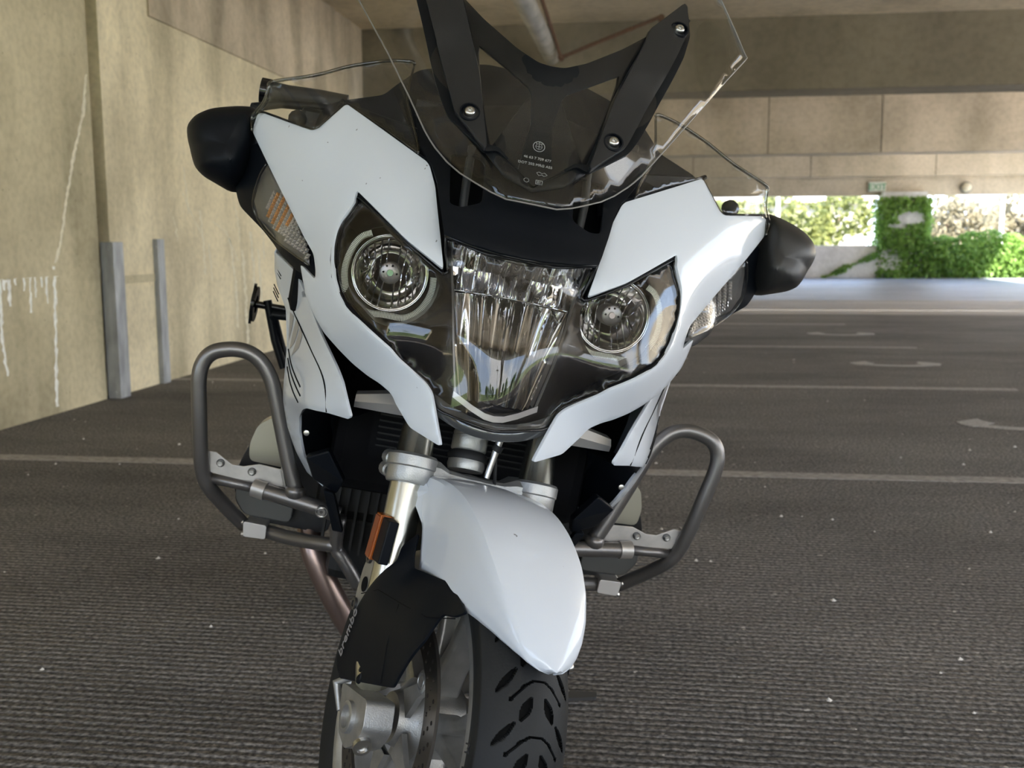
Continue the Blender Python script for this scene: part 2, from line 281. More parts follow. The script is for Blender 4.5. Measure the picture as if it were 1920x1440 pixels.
 'small':[[.3424,.42,.4111],[.3014,.42,.4098],[.3001,.42,.3847],[.339,.42,.384]],
 'cyl':[[.3488,.48,.5763],[.3295,.46,.5935],[.3017,.44,.509],[.3489,.44,.5126],[.3682,.47,.5003],[.3612,.47,.4482],[.3481,.46,.4233],[.3135,.44,.4188],[.2669,.42,.4263]],
 'exhaust':[[-.2401,.5,.4292],[-.2221,.47,.3749],[-.1974,.46,.3317],[-.1575,.46,.2742],[-.1076,.48,.2054],[-.0658,.53,.1436],[-.0242,.62,.072]],
 'F':[[.9419,-.3221,.0949],[.3129,.9445,.0999],[-.1218,-.0644,.9905]],
 'Fo':[.0023,-0,.2948],
 'forkL':[[-.1,.0739,.3383],[-.1,.0535,.2399],[-.1,.0423,.1888],[-.1,.0332,.0918]],
 'forkR':[[.1,.125,.3722],[.1,.0821,.3498]],
 'axleend':[[-.13,-.0351,.0101],[-.12,-.0637,.0306]],
 'amber':[[-.13,.0738,.2624],[-.13,.0646,.2003],[-.13,.0212,.2691],[-.13,.0054,.2169]],
 'clampL':[[-.12,.1475,.3259],[-.12,.1211,.2828],[-.08,.0951,.3449],[-.06,.1078,.3226]],
 'clampR':[[.06,.0973,.338],[.12,.0707,.3481],[.12,.0573,.3262]],
 'fender':[[-.085,.0567,.32],[-.06,.0655,.3259],[-.09,.0523,.2927],[-.085,.0102,.2655],[-.08,-.0144,.2106],[-.078,-.0878,.2097],[-.07,-.153,.2005],[-.05,-.2126,.1937],[-.02,-.2608,.1855],[0,-.286,.1901],[.05,-.245,.2131],[.06,-.2236,.234],[.065,-.1924,.266],[.07,-.134,.3067],[.07,-.077,.3251],[.07,-.0328,.3334],[.05,.0209,.3405],[-0,.0515,.3352]],
 'cover':[[-.085,.0079,.2547],[-.085,-.0259,.2131],[-.08,-.1739,.2045],[-.085,-.1359,.1877],[-.11,-.1425,.1534],[-.12,-.1192,.0816],[-.125,.0463,.0282],[-.13,.0716,.0426],[-.13,.0521,.1192],[-.13,.0518,.127],[-.12,-.0026,.2136],[-.1,.0137,.2314]],
 'halo':[[.1944,.062,.944],[.2063,.062,.9373],[.2155,.062,.923],[.2214,.062,.9021],[.2217,.062,.8829],[.2162,.062,.864],[.2055,.062,.8489],[.1921,.062,.8396],[.1776,.062,.8364],[.163,.062,.8376],[.1482,.062,.8375],[.1355,.062,.8376],[.1244,.062,.8419],[.1135,.062,.8515],[.1051,.062,.8665],[.1008,.062,.8838],[.1017,.062,.9008]],
 'dash':[[.3238,.3,1.0843],[.3218,.3,1.107],[.3141,.3,1.1251],[.2939,.3,1.1384],[.2239,.3,1.1587],[.2102,.3,1.1757],[.1783,.3,1.2087],[.076,.3,1.2377],[0,.3,1.2357]],
 'grip':[[.4421,.5,1.1479],[.3962,.5,1.1483],[.3413,.5,1.1523],[.2945,.5,1.151]],
 'grip2':[[.3614,.36,1.1036],[.3227,.36,1.1185]],
 'rack':[[.476,1,.7857],[.4612,1,.6935],[.4229,1,.7227],[.3775,1,.6079]],
 'reflc':[[.0861,0,.9413],[.0745,0,.8794],[.0614,0,.817],[.0483,0,.7626],[.0685,0,.9477],[.0709,0,.9071],[.0694,0,.8414],[.0613,0,.7752]]}
# ================================================================ THE PLACE
def concrete(name,base,warm=(1,1,1),seam=None,pits=True,scale=1.0,rough=.85,dark=.64):
    m=bpy.data.materials.new(name); m.use_nodes=True; t=m.node_tree; p=t.nodes['Principled BSDF']; p.inputs['Roughness'].default_value=rough
    p.inputs['Specular IOR Level'].default_value=.3
    c=t.nodes.new('ShaderNodeTexCoord')
    def noise(sc,det,stretch=(1,1,1),ro=.5):
        mp=t.nodes.new('ShaderNodeMapping'); mp.inputs['Scale'].default_value=stretch; t.links.new(c.outputs['Object'],mp.inputs[0])
        n=t.nodes.new('ShaderNodeTexNoise'); n.inputs['Scale'].default_value=sc; n.inputs['Detail'].default_value=det; n.inputs['Roughness'].default_value=ro
        t.links.new(mp.outputs[0],n.inputs['Vector']); return n.outputs['Fac']
    def ramp(src,stops):
        r=t.nodes.new('ShaderNodeValToRGB'); e=r.color_ramp.elements
        while len(e)<len(stops): e.new(.5)
        for k,(q,col) in enumerate(stops): e[k].position=q; e[k].color=(*col,1)
        t.links.new(src,r.inputs[0]); return r.outputs[0]
    def mul(a,b,f=1):
        x=t.nodes.new('ShaderNodeMixRGB'); x.blend_type='MULTIPLY'; x.inputs['Fac'].default_value=f; t.links.new(a,x.inputs[1]); t.links.new(b,x.inputs[2]); return x.outputs[0]
    b=tuple(base)
    col=ramp(noise(1.1*scale,5,ro=.6),[(.3,tuple(x*.74 for x in b)),(.5,b),(.72,tuple(min(1,x*1.22) for x in b))])
    col=mul(col,ramp(noise(2.2*scale,6,(1,1,.28)),[(.36,(dark,dark,dark*.96)),(.52,(1,1,1))]),.8)
    col=mul(col,ramp(noise(26*scale,5),[(.3,(.86,.86,.85)),(.6,(1.04,1.04,1.04))]),.9)
    if pits:
        v=t.nodes.new('ShaderNodeTexVoronoi'); v.inputs['Scale'].default_value=9*scale; t.links.new(c.outputs['Object'],v.inputs['Vector'])
        col=mul(col,ramp(v.outputs['Distance'],[(.03,(.55,.53,.5)),(.07,(1,1,1))]),.8)
    t.links.new(col,p.inputs['Base Color'])
    bu=t.nodes.new('ShaderNodeBump'); bu.inputs['Strength'].default_value=.35; bu.inputs['Distance'].default_value=.004
    t.links.new(noise(40*scale,4),bu.inputs['Height']); t.links.new(bu.outputs[0],p.inputs['Normal'])
    MATS[name]=m; return m
def asphalt(name,base,ribs=True,rough=.82,spec=.35,dark=.62):
    m=bpy.data.materials.new(name); m.use_nodes=True; t=m.node_tree; p=t.nodes['Principled BSDF']; p.inputs['Roughness'].default_value=rough
    p.inputs['Specular IOR Level'].default_value=spec
    c=t.nodes.new('ShaderNodeTexCoord')
    def N(sc,det,stretch=(1,1,1),ro=.5):
        mp=t.nodes.new('ShaderNodeMapping'); mp.inputs['Scale'].default_value=stretch; t.links.new(c.outputs['Object'],mp.inputs[0])
        n=t.nodes.new('ShaderNodeTexNoise'); n.inputs['Scale'].default_value=sc; n.inputs['Detail'].default_value=det; n.inputs['Roughness'].default_value=ro
        t.links.new(mp.outputs[0],n.inputs['Vector']); return n.outputs['Fac']
    def R(src,stops):
        r=t.nodes.new('ShaderNodeValToRGB'); e=r.color_ramp.elements
        while len(e)<len(stops): e.new(.5)
        for k,(q,col) in enumerate(stops): e[k].position=q; e[k].color=(*col,1)
        t.links.new(src,r.inputs[0]); return r.outputs[0]
    def X(a,b,mode='MULTIPLY',f=1.):
        x=t.nodes.new('ShaderNodeMixRGB'); x.blend_type=mode; x.inputs['Fac'].default_value=f; t.links.new(a,x.inputs[1]); t.links.new(b,x.inputs[2]); return x.outputs[0]
    b=base
    col=R(N(.9,6,(.55,1.3,1),.62),[(.33,tuple(x*dark for x in b)),(.5,b),(.7,tuple(x*1.28 for x in b))])
    col=X(col,R(N(95,3),[(.34,(.36,.36,.36)),(.5,(1,1,1)),(.70,(1.9,1.9,1.86))]))
    spots=R(N(34,2),[(.715,(0,0,0)),(.74,(1,1,1))])
    lime=t.nodes.new('ShaderNodeRGB'); lime.outputs[0].default_value=(b[0]*3,b[1]*3,b[2]*2.9,1)
    x=t.nodes.new('ShaderNodeMixRGB'); t.links.new(spots,x.inputs[0]); t.links.new(col,x.inputs[1]); t.links.new(lime.outputs[0],x.inputs[2]); col=x.outputs[0]
    h=N(110,4)
    if ribs:
        w=t.nodes.new('ShaderNodeTexWave'); w.bands_direction='Y'; w.inputs['Scale'].default_value=12.5; w.inputs['Distortion'].default_value=1.6; w.inputs['Detail'].default_value=3; w.inputs['Detail Scale'].default_value=4.5
        mp=t.nodes.new('ShaderNodeMapping'); mp.inputs['Scale'].default_value=(.35,1,1); t.links.new(c.outputs['Object'],mp.inputs[0]); t.links.new(mp.outputs[0],w.inputs['Vector'])
        wc=R(w.outputs['Fac'],[(.06,(.28,.28,.28)),(.30,(1,1,1))])
        # raked ribs are worn away in patches
        patch=R(N(.8,3),[(.3,(.35,.35,.35)),(.6,(1,1,1))])
        one=t.nodes.new('ShaderNodeRGB'); one.outputs[0].default_value=(1,1,1,1)
        y=t.nodes.new('ShaderNodeMixRGB'); t.links.new(patch,y.inputs[0]); t.links.new(one.outputs[0],y.inputs[1]); t.links.new(wc,y.inputs[2])
        col=X(col,y.outputs[0])
        h2=t.nodes.new('ShaderNodeMath'); h2.operation='MULTIPLY_ADD'; h2.inputs[1].default_value=1.5; t.links.new(w.outputs['Fac'],h2.inputs[0]); t.links.new(h,h2.inputs[2]); h=h2.outputs[0]
    bu=t.nodes.new('ShaderNodeBump'); bu.inputs['Strength'].default_value=1.0; bu.inputs['Distance'].default_value=.0045
    t.links.new(h,bu.inputs['Height']); t.links.new(bu.outputs[0],p.inputs['Normal']); t.links.new(col,p.inputs['Base Color'])
    MATS[name]=m; return m
WX=-3.3
def struct(o,label=None,cat=None): o['kind']='structure'; 
CW=concrete('wall_concrete',(.58,.515,.345)); CWB=concrete('wall_concrete_lit',(.78,.69,.48))  # far panels' stronger daylight put into the paler copy
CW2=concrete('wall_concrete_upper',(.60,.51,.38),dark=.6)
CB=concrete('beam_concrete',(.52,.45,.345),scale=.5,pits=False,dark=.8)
CBD=concrete('beam_concrete_shaded',(.27,.235,.18),scale=.5,pits=False,dark=.75)  # near beam's shade put into a darker copy; also used for dark joints
CC=concrete('ceiling_concrete',(.80,.70,.55),scale=.5,pits=False,dark=.8)
CP=concrete('barrier_concrete',(.74,.72,.72),scale=.6,pits=False)
AS=asphalt('asphalt',(.195,.185,.178))
AS2=asphalt('slab_sky_glare',(.25,.27,.33),ribs=False,rough=.42,spec=.5,dark=.75)  # sky glare on the far lane put into a bluish colour
AS3=asphalt('slab_concrete_daylit',(.33,.315,.30),ribs=False,rough=.6,dark=.85)  # pale concrete with brighter daylight put into its colour
def sbox(name,a,b,m,parent=None,bevel=0):
    o=G().box(a,b).obj(name,m,parent,smooth=None,bevel=bevel)
    if parent is None: o['kind']='structure'
    return o
# floor: raked asphalt near, paler strips beyond with daylight put into their colour
sbox('floor',(-14,-4.9,-.25),(10.6,14.0,0),AS)
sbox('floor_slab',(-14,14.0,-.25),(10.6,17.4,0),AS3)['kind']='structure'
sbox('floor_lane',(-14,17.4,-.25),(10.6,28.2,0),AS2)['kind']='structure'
# left wall: cast panels with a recessed joint, a form seam and post
wl=sbox('wall_left',(WX-.35,-1.3,0),(WX,5.985,3.78),CW); sbox('wall_panel',(WX-.3,-3.6,0),(WX,-1.3,.55),CW,wl); sbox('wall_panel',(WX-.35,-3.6,2.5),(WX,-1.3,3.78),CW,wl); sbox('wall_panel',(WX-.35,-4.9,0),(WX,-3.6,3.78),CW,wl)
sbox('wall_joint',(WX-.35,5.985,0),(WX-.10,6.12,3.78),CBD,wl)
sbox('wall_panel',(WX-.35,6.12,0),(WX,6.78,3.78),CWB,wl)
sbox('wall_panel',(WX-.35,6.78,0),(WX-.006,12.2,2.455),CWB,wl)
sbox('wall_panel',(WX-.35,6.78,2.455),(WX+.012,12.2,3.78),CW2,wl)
sbox('wall_panel',(WX-.6,12.2,0),(WX-.3,12.42,3.78),CBD,wl)
sbox('wall_panel',(WX-.6,12.42,0),(WX+.05,12.6,3.78),CBD,wl)
sbox('wall_panel',(WX-.35,12.6,0),(WX,28,4.2),CW,wl)
# horizontal cold joints and rust-line lip
g=G()
for (ya,za,yb,zb) in ((2,.80,5.98,.775),(6.2,.74,6.77,.70)):
    g.box((WX-.004,ya,min(za,zb)-.0),(WX+.006,yb,max(za,zb)+.012))
g.obj('cold_joint',CW,wl,None)
# lime deposits: crack line with drips
LIME=mat('lime_deposit',(.76,.71,.55),.9,noise=.12,nscale=30)
LIME2=mat('lime_white',(.86,.86,.80),.9,noise=.15,nscale=30)
def streak(g,pts,w,jit=.006,th=.0025,x=WX):
    P=[];rr=random.Random(int(abs(pts[0][0])*991+pts[0][1]*77))
    for (y0,z0),(y1,z1) in zip(pts[:-1],pts[1:]):
        n=max(2,int(math.hypot(y1-y0,z1-z0)/.02))
        P+=[(y0+(y1-y0)*k/n+rr.uniform(-jit,jit),z0+(z1-z0)*k/n,w*rr.uniform(.35,1.2)) for k in range(n)]
    V=[];F=[]
    for y,z,ww in P: V+=[(x-.001,y-ww,z),(x+th,y-ww*.5,z),(x+th,y+ww*.5,z),(x-.001,y+ww,z)]
    for i in range(len(P)-1):
        for k in range(3): F.append((i*4+k,i*4+k+1,i*4+5+k,i*4+4+k))
    g.add(V,F)
g=G(); streak(g,[(5.955,1.95),(5.90,1.72),(5.76,1.45),(5.66,1.2),(5.58,.98),(5.50,.83)],.020); g.obj('lime_streak',LIME,wl)
g=G()
streak(g,[(5.49,.83),(5.47,.5),(5.44,.2),(5.43,.02)],.018)
for y,l in ((5.30,.14),(5.25,.22),(5.20,.10),(5.36,.09),(5.41,.18),(5.12,.07)): streak(g,[(y,.785),(y-.01,.785-l)],.013)
streak(g,[(4.98,.77),(4.97,.45),(5.0,.25)],.018); streak(g,[(4.9,.78),(4.9,.6)],.02)
for y,l in ((4.8,.1),(4.7,.2),(5.02,.08),(5.06,.16)): streak(g,[(y,.77),(y,.77-l)],.022)
# horizontal bleed along the joint
for k in range(40):
    y=4.6+k*.023; g.box((WX-.001,y,.775+random.uniform(-.004,.004)),(WX+.0022,y+.024,.79+random.uniform(0,.01)))
g.obj('lime_drips',LIME2,wl)
g=G()
for y,z0,l,w_ in ((7.25,1.5,.35,.008),(7.5,1.2,.5,.012),(7.62,.95,.3,.01),(8.1,1.0,.75,.02),(8.3,.9,.8,.03),(8.5,1.05,.6,.022),(8.2,1.25,.3,.012),(7.05,1.2,.25,.008),(8.65,.9,.5,.018),(8.75,1.2,.4,.012)):
    streak(g,[(y-.1*random.random(),z0),(y+.02,z0-l*.5),(y+.03,z0-l)],w_*1.3,jit=.014,x=WX-.006)
streak(g,[(7.2,1.32),(7.35,1.15),(7.5,1.02)],.010,x=WX-.006); streak(g,[(7.7,1.12),(7.95,1.05),(8.2,.8)],.016,x=WX-.006)
streak(g,[(6.9,.02),(9,.03),(11,.03)],.02,x=WX-.006)
g.obj('lime_drips',LIME,wl)
# galvanised corner channels
GAL=mat('galvanised_steel',(.36,.38,.40),.55,.55,noise=.28,nscale=14,stretch=(1,1,.3))
for nm,(y0,y1,d,z),lab in (('steel_channel',(6.0,6.125,.085,.965),'wide galvanised steel corner guard at the foot of the wall joint'),('steel_channel',(6.69,6.79,.035,.985),'narrow galvanised steel strip standing against the wall beyond the corner guard')):
    r=empty(nm,(WX,y0,0)); tag(r,lab,'corner guard')
    g=G(); h=y1-y0
    g.box((0,0,0),(d,.006,z)); g.box((d-.006,.006,0),(d,h,z)); g.box((0,h-.006,0),(d-.006,h,z)); g.obj('guard_channel',GAL,r,None,bevel=.002)
    for zz in (.04,z-.05): G().lathe([(0,0),(0,.008),(.004,.006),(.004,0)],(d*.6,0,zz),(0,-1,0),10).obj('bolt_head',GAL,r)
# ceiling and beams
sbox('ceiling',(WX-.4,-4.9,3.4),(10.6,12.15,3.7),CC)
sbox('ceiling_far',(-14,12.5,3.78),(10.6,28.6,4.1),CC)['kind']='structure'
def beam(n,y0,y1,z0,z1,m,joints):
    o=sbox(n,(WX if y0<13 else -14,y0,z0),(10.6,y1,z1),m,bevel=.01)
    g=G()
    for x in joints: g.box((x,y0-.004,z0),(x+.03,y0+.002,z1))
    if joints: g.obj('pour_joint',CBD,o,None)
    return o
beam('beam_unseen',3.0,3.6,2.617,3.42,CBD,())  # unseen beam added to darken the ceiling and what the screen reflects
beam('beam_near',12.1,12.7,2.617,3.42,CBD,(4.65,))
beam('beam_middle',20.8,21.4,2.617,3.95,CB,(2.3,4.4,8.6))
beam('beam_far',28.0,28.3,2.60,3.95,CB,(1.2,4.2,7.3))
sbox('wall_spandrel',(-14,28.25,2.12),(10.6,28.55,2.72),CB,bevel=.01)
# side and back of the deck: parapet, columns, lintel, unseen openings enlarged for daylight
sbox('wall_right',(10.3,-4.6,0),(10.6,28.6,.16),CP); 
for k,y in enumerate((-4.9,3,11,19,27)): sbox('column',(23.5,y,.85),(10.6,y+.6,3.9),CB)['kind']='structure'
sbox('wall_back',(-2.4,-4.9,0),(10.6,-4.6,.55),CP); sbox('wall_back',(WX-.4,-4.9,0),(-2.4,-4.6,3.6),CW)
sbox('lintel',(-2.4,-5.0,2.75),(10.6,-4.5,3.7),CB)['kind']='structure'
for k,x in enumerate((1.6,5.4)): sbox('column',(x,-4.9,.62),(x+.35,-4.6,2.75),CB)['kind']='structure'
sbox('floor_side',(-14,10,-.25),(WX-.35,28,0),AS)['kind']='structure'
# far parapet
sbox('wall_front',(-14,28.05,0),(10.6,28.3,.84),CP,bevel=.01)
sbox('column',(6.05,28.0,0),(7.15,28.6,2.2),CP)['kind']='structure'
# painted bay lines and letters
PAINT=mat('worn_paint',(.46,.44,.42),.8,noise=.0,nscale=60,col2=(.24,.225,.215),detail=6,stretch=(.6,1,1))
PAINT2=mat('worn_letter_paint',(.55,.54,.53),.8,nscale=90,col2=(.30,.29,.28),detail=6)
for k,(y,x1) in enumerate(((4.26,6.5),(6.94,2.38),(9.62,2.42),(12.3,2.3))):
    g=G(); x=WX
    while x<x1-.01:
        x2=min(x+.35,x1); g.box((x,y-.05+random.uniform(-.004,.004),-.003),(x2,y+.05+random.uniform(-.004,.004),.0025)); x=x2
    o=g.obj('parking_line',PAINT,None,None); tag(o,['worn white bay line nearest the motorcycle, crossing behind the crash bars','worn white bay line ending level with the lowest C letter, second from the front','worn white bay line just in front of the farthest C letter','faint short white bay line farthest back by the bright slab'][k],'road marking','white parking bay lines')
for k,(x,y) in enumerate(((1.98,5.62),(1.95,8.35),(2.02,11.05))):
    g=G(); n=22; pts=[]
    for i in range(n+1):
        a=math.radians(200+(340-200)*i/n) if False else math.radians(175+190*i/n)
        pts.append((x+.34*math.cos(a),y+.1+.24*math.sin(a),.055+(.04 if i<5 or i>n-5 else 0)))
    V=[];F=[]
    for px,py,ww in pts:
        V+=[(px-ww*(1.5 if abs(px-x)>.25 else .3)*math.copysign(1,px-x),py+.02,-.002),(px-ww*(1.5 if abs(px-x)>.25 else .3)*math.copysign(1,px-x),py+.02,.003),(px,py-ww,.003),(px,py-ww,-.002)]
    for i in range(n):
        for q in range(4): F.append((i*4+q,i*4+(q+1)%4,i*4+4+(q+1)%4,i*4+4+q))
    F+=[(0,1,2,3),(n*4+3,n*4+2,n*4+1,n*4)]
    g.add(V,F); o=g.obj('painted_letter',PAINT2,None,None)
    tag(o,['worn white painted C on the asphalt, nearest the camera and cut by the frame edge','worn white painted C between the two long bay lines','smallest worn white painted C, near the pale slab'][k],'road marking','painted C letters in the bays')
# pebbles and flecks on the deck
rr=random.Random(3); g=G()
for k in range(260):
    x=rr.uniform(-3.1,5); y=rr.uniform(1.9,9.5) if k%3 else rr.uniform(2,5); s=rr.uniform(.003,.010)
    if min(abs(y-q) for q in (4.26,6.94,9.62))<.08 or (x>1.4 and y>5) or (abs(x+.2)<.5 and y<3): continue
    V=[(x+s*math.cos(a)*rr.uniform(.6,1.2),y+s*math.sin(a)*rr.uniform(.6,1.2),0) for a in (0,1.3,2.6,3.9,5.1)]+[(x,y,s*.8)]
    g.add(V,[(0,1,5),(1,2,5),(2,3,5),(3,4,5),(4,0,5)])
o=g.obj('gravel',mat('pale_grit',(.75,.72,.68),.9),None,None); tag(o,'pale grit and flecks scattered over the dark asphalt','gravel',kind='stuff')
# overhead pipes
PIPE=mat('grey_pipe',(.50,.49,.46),.42,.35,noise=.35,nscale=9,stretch=(1,.4,1),bump=.1)
RUST=mat('rusty_pipe',(.13,.055,.03),.8,.2,noise=.3,nscale=40)
r=empty('ceiling_pipe',(-1.07,0,3.03)); tag(r,'thick pale grey pipe running along the ceiling, seen above the windscreen bracket','pipe')
G().tube([(0,-4.4,0),(0,11.9,0)],.092,24).obj('pipe_body',PIPE,r)
G().lathe([(0,.0),(0,.096),(.10,.096),(.12,.05),(.12,0)],(0,11.9,0),(0,1,0),24).obj('end_cap',PIPE,r)
g=G(); g.lathe([(0,.09),(0,.099),(.05,.099),(.05,.09)],(0,11.4,0),(0,1,0),24); g.obj('coupling',PIPE,r)
r=empty('ceiling_pipe',(-1.98,0,3.05)); tag(r,'second thick grey pipe under the ceiling, left of the windscreen bracket','pipe')
G().tube([(0,-4.4,0),(0,8.4,0)],.11,24).obj('pipe_body',PIPE,r)
G().lathe([(0,.0),(0,.118),(.08,.118),(.10,.06),(.10,0)],(0,8.4,0),(0,1,0),24).obj('end_cap',PIPE,r)
r=empty('sprinkler_pipe',(0,0,0)); tag(r,'thin rusty sprinkler pipe branching below the ceiling behind the pale pipe end','pipe')
G().tube([(-1.04,7.5,3.33),(-.98,10,3.18),(-.94,11.65,2.95)],.02,10).obj('pipe_run',RUST,r)
G().tube([(-.94,11.65,2.95),(.14,11.7,3.36)],.022,10).obj('pipe_branch',RUST,r)
G().lathe([(0,0),(0,.035),(.07,.035),(.07,0)],(-.94,11.62,2.95),(0,1,0),12).obj('pipe_fitting',RUST,r); G().lathe([(0,0),(0,.04),(.06,.04),(.06,0)],(.14,11.67,3.34),(0,1,0),12).obj('pipe_fitting',RUST,r)
# exit sign and round housing on the far beam
r=empty('exit_sign',(5.93,28.22,2.34)); tag(r,'small green and white EXIT sign on the far concrete beam','sign')
G().box((-.21,-.05,-.12),(.21,.03,.12)).obj('sign_plate',mat('sign_white',(.62,.66,.58),.5),r,None,bevel=.01)
text_mesh('lettering','EXIT',.22,mat('sign_green',(.04,.25,.07),.5),r,Matrix.Translation((0,-.055,-.01))@Matrix.Rotation(math.pi/2,4,'X'),.004)
r=empty('dome_lamp',(8.13,28.2,2.30)); tag(r,'round drum lamp hanging on the far concrete beam','lamp')
G().lathe([(0,0),(0,.15),(.06,.15),(.06,0)],(0,.05,0),(0,-1,0),24).obj('lamp_base',mat('lamp_grey',(.2,.19,.17),.5),r)
G().lathe([(0,.12),(.10,.11),(.14,.06),(.15,0)],(0,-.01,0),(0,-1,0),24).obj('lamp_lens',mat('lamp_cream',(.62,.56,.42),.4),r)
# ---------------------------------------------------------------- planting
def leafmat(name,c1,c2):
    m=mat(name,c1,.55,col2=c2,nscale=3.0,noise=.25,detail=3); p=m.node_tree.nodes['Principled BSDF']
    t=m.node_tree; tr=t.nodes.new('ShaderNodeBsdfTranslucent'); tr.inputs[0].default_value=(*[min(1,x*1.6) for x in c2],1); mi=t.nodes.new('ShaderNodeMixShader'); mi.inputs[0].default_value=.4
    t.links.new(p.outputs[0],mi.inputs[1]); t.links.new(tr.outputs[0],mi.inputs[2]); t.links.new(mi.outputs[0],t.nodes['Material Output'].inputs[0]); return m
IVY=leafmat('ivy_leaf',(.08,.17,.03),(.24,.38,.09))
def leaves(name,pts,size,m,parent=None,rr=random.Random(5)):
    V=[];F=[]
    for (x,y,z) in pts:
        s=size*rr.uniform(.6,1.35); n=Vector((rr.gauss(0,.6),rr.gauss(-.5,.6),rr.gauss(.5,.6))).normalized(); u=n.orthogonal().normalized(); u=Matrix.Rotation(rr.uniform(0,6.28),3,n)@u; v=n.cross(u); c=Vector((x,y,z)); k=len(V)
        V+= [c-u*s,c+v*s*.6,c+u*s+n*s*.15,c-v*s*.6]; F.append((k,k+1,k+2,k+3))
    me=tomesh(name,V,F,False); o=link(name,me,m,parent); return o
rr=random.Random(11); P=[]
def dens(x,z):
    if x>7.2: return z<1.12+.08*math.sin(x*3.1)+.04*math.sin(x*11)
    if 5.95<x<7.25 and z<2.2:
        if ((x-6.75)/.36)**2+((z-1.53)/.17)**2<1 or ((x-6.45)/.22)**2+((z-1.33)/.07)**2<1: return False
        if x<6.35+ .25*math.sin(z*4) and .2<z<.72 : return rr.random()<.25
        return True
    if x<=5.95: return abs(z-(x-4.6)*.45)<.05+.04*math.sin(x*9) and z<.75
    return False
while len(P)<11000:
    x=rr.uniform(4.6,10.1); z=rr.uniform(0,2.06)
    if dens(x,z): P.append((x,28.02-rr.random()**2*.30-(0.12 if x>7.2 else 0)*math.sin(z*2.6),z))
for k in range(900): P.append((rr.choice([5.98,7.2])+rr.gauss(0,.07),28.1+rr.uniform(-.2,.4),rr.uniform(.8,2.06)))
ivy=leaves('ivy',P,.052,IVY); tag(ivy,'green ivy climbing the far column and spilling over the far parapet','ivy',kind='stuff')
def tree(name,label,x,y,z0,h,wd,m,n=2600,size=.12,group='trees beyond the far parapet',trunk=True):
    r=empty(name,(x,y,z0)); tag(r,label,'tree',group); rr=random.Random(int(x*37+y)); pts=[]; blobs=[(rr.uniform(-wd,wd)*.6,rr.uniform(-wd,wd)*.4,h*rr.uniform(.4,.85),wd*rr.uniform(.3,.55)) for _ in range(9)]
    for k in range(n):
        bx,by,bz,br=rr.choice(blobs); v=Vector((rr.gauss(0,1),rr.gauss(0,1),rr.gauss(0,1))).normalized()*br*rr.uniform(.75,1.05); pts.append((bx+v.x,by+v.y,bz+v.z*.8))
    leaves('crown',pts,size,m,r)
    if trunk:
        g=G(); g.tube([(0,0,0),(.05,0,h*.35),(-.03,.05,h*.7)],[.13,.1,.05],8)
        for b in blobs[:5]: g.tube([(.02,0,h*.35),(b[0]*.6,b[1]*.6,b[2]*.8),(b[0],b[1],b[2])],[.06,.04,.02],6)
        g.obj('trunk',mat('bark',(.12,.085,.06),.9),r)
L1=leafmat('tree_leaf_yellow',(.08,.10,.02),(.18,.19,.06)); L2=leafmat('tree_leaf_pale',(.12,.105,.055),(.22,.19,.12)); L3=leafmat('tree_leaf_green',(.05,.11,.025),(.13,.2,.05))
tree('leafy_tree','yellow green bushy tree left of the ivy column beyond the parapet',5.2,34,-1.6,4.2,1.9,L1)
tree('leafy_tree','smaller yellow green tree beside the motorcycle mirror beyond the parapet',2.6,36,-1.6,4.0,1.5,L1)
tree('leafy_tree','pale dry leaved tree right of the ivy column beyond the parapet',9.6,35,-1.6,4.4,2.3,L2,3000)
tree('leafy_tree','dry tree at the right edge beyond the ivy covered parapet',13.2,38,-1.6,4.4,1.8,L2)
# ground and pale buildings outside
GR=mat('dry_grass',(.16,.18,.06),.95,noise=.35,nscale=2,col2=(.25,.23,.13))
sbox('terrain',(-60,28.7,-1.9),(90,90,-1.7),GR)['kind']='structure'
BW=mat('pale_render',(.30,.28,.25),.8,noise=.08,nscale=1); WN=mat('dark_window',(.08,.09,.10),.2)
def building(x,y,w_,d,h,label,nw):
    r=empty('building',(x,y,-1.8)); tag(r,label,'building')
    G().box((0,0,0),(w_,d,h)).obj('wall_block',BW,r,None); G().box((-.3,-.3,h),(w_+.3,d+.3,h+.25)).obj('roof_slab',mat('roof_tan',(.45,.36,.28),.8),r,None)
    for i in range(nw):
        G().box((.8+i*(w_-1)/nw,-.05,h*.5),(.8+i*(w_-1)/nw+1.1,.05,h*.5+1.1)).obj('window',WN,r,None)
building(1.5,52,9,8,4.6,'pale building far behind the left trees',3)
building(15.5,50,12,8,3.7,'cream building far behind the right trees',4)
# street lamp posts seen as thin verticals
for x,y,lab in ((10.1,31.5,'thin pale post right of the ivy column, beyond the parapet'),(3.9,32,'thin pale post between the two yellow green trees')):
    o=G().tube([(x,y,-1.7),(x,y,4)],.06,8).obj('lamp_post',mat('post_grey',(.6,.6,.58),.5),None); tag(o,lab,'post')
sbox('terrain',(11,-14,-.5),(90,28.6,-.3),mat('pale_ground',(.5,.47,.42),.95,noise=.15,nscale=.5))['kind']='structure'  # unseen ground added on the right, pale to bounce daylight inside
sbox('terrain',(-60,-14,-.9),(WX-.4,10,-.7),MATS['pale_ground'])['kind']='structure'
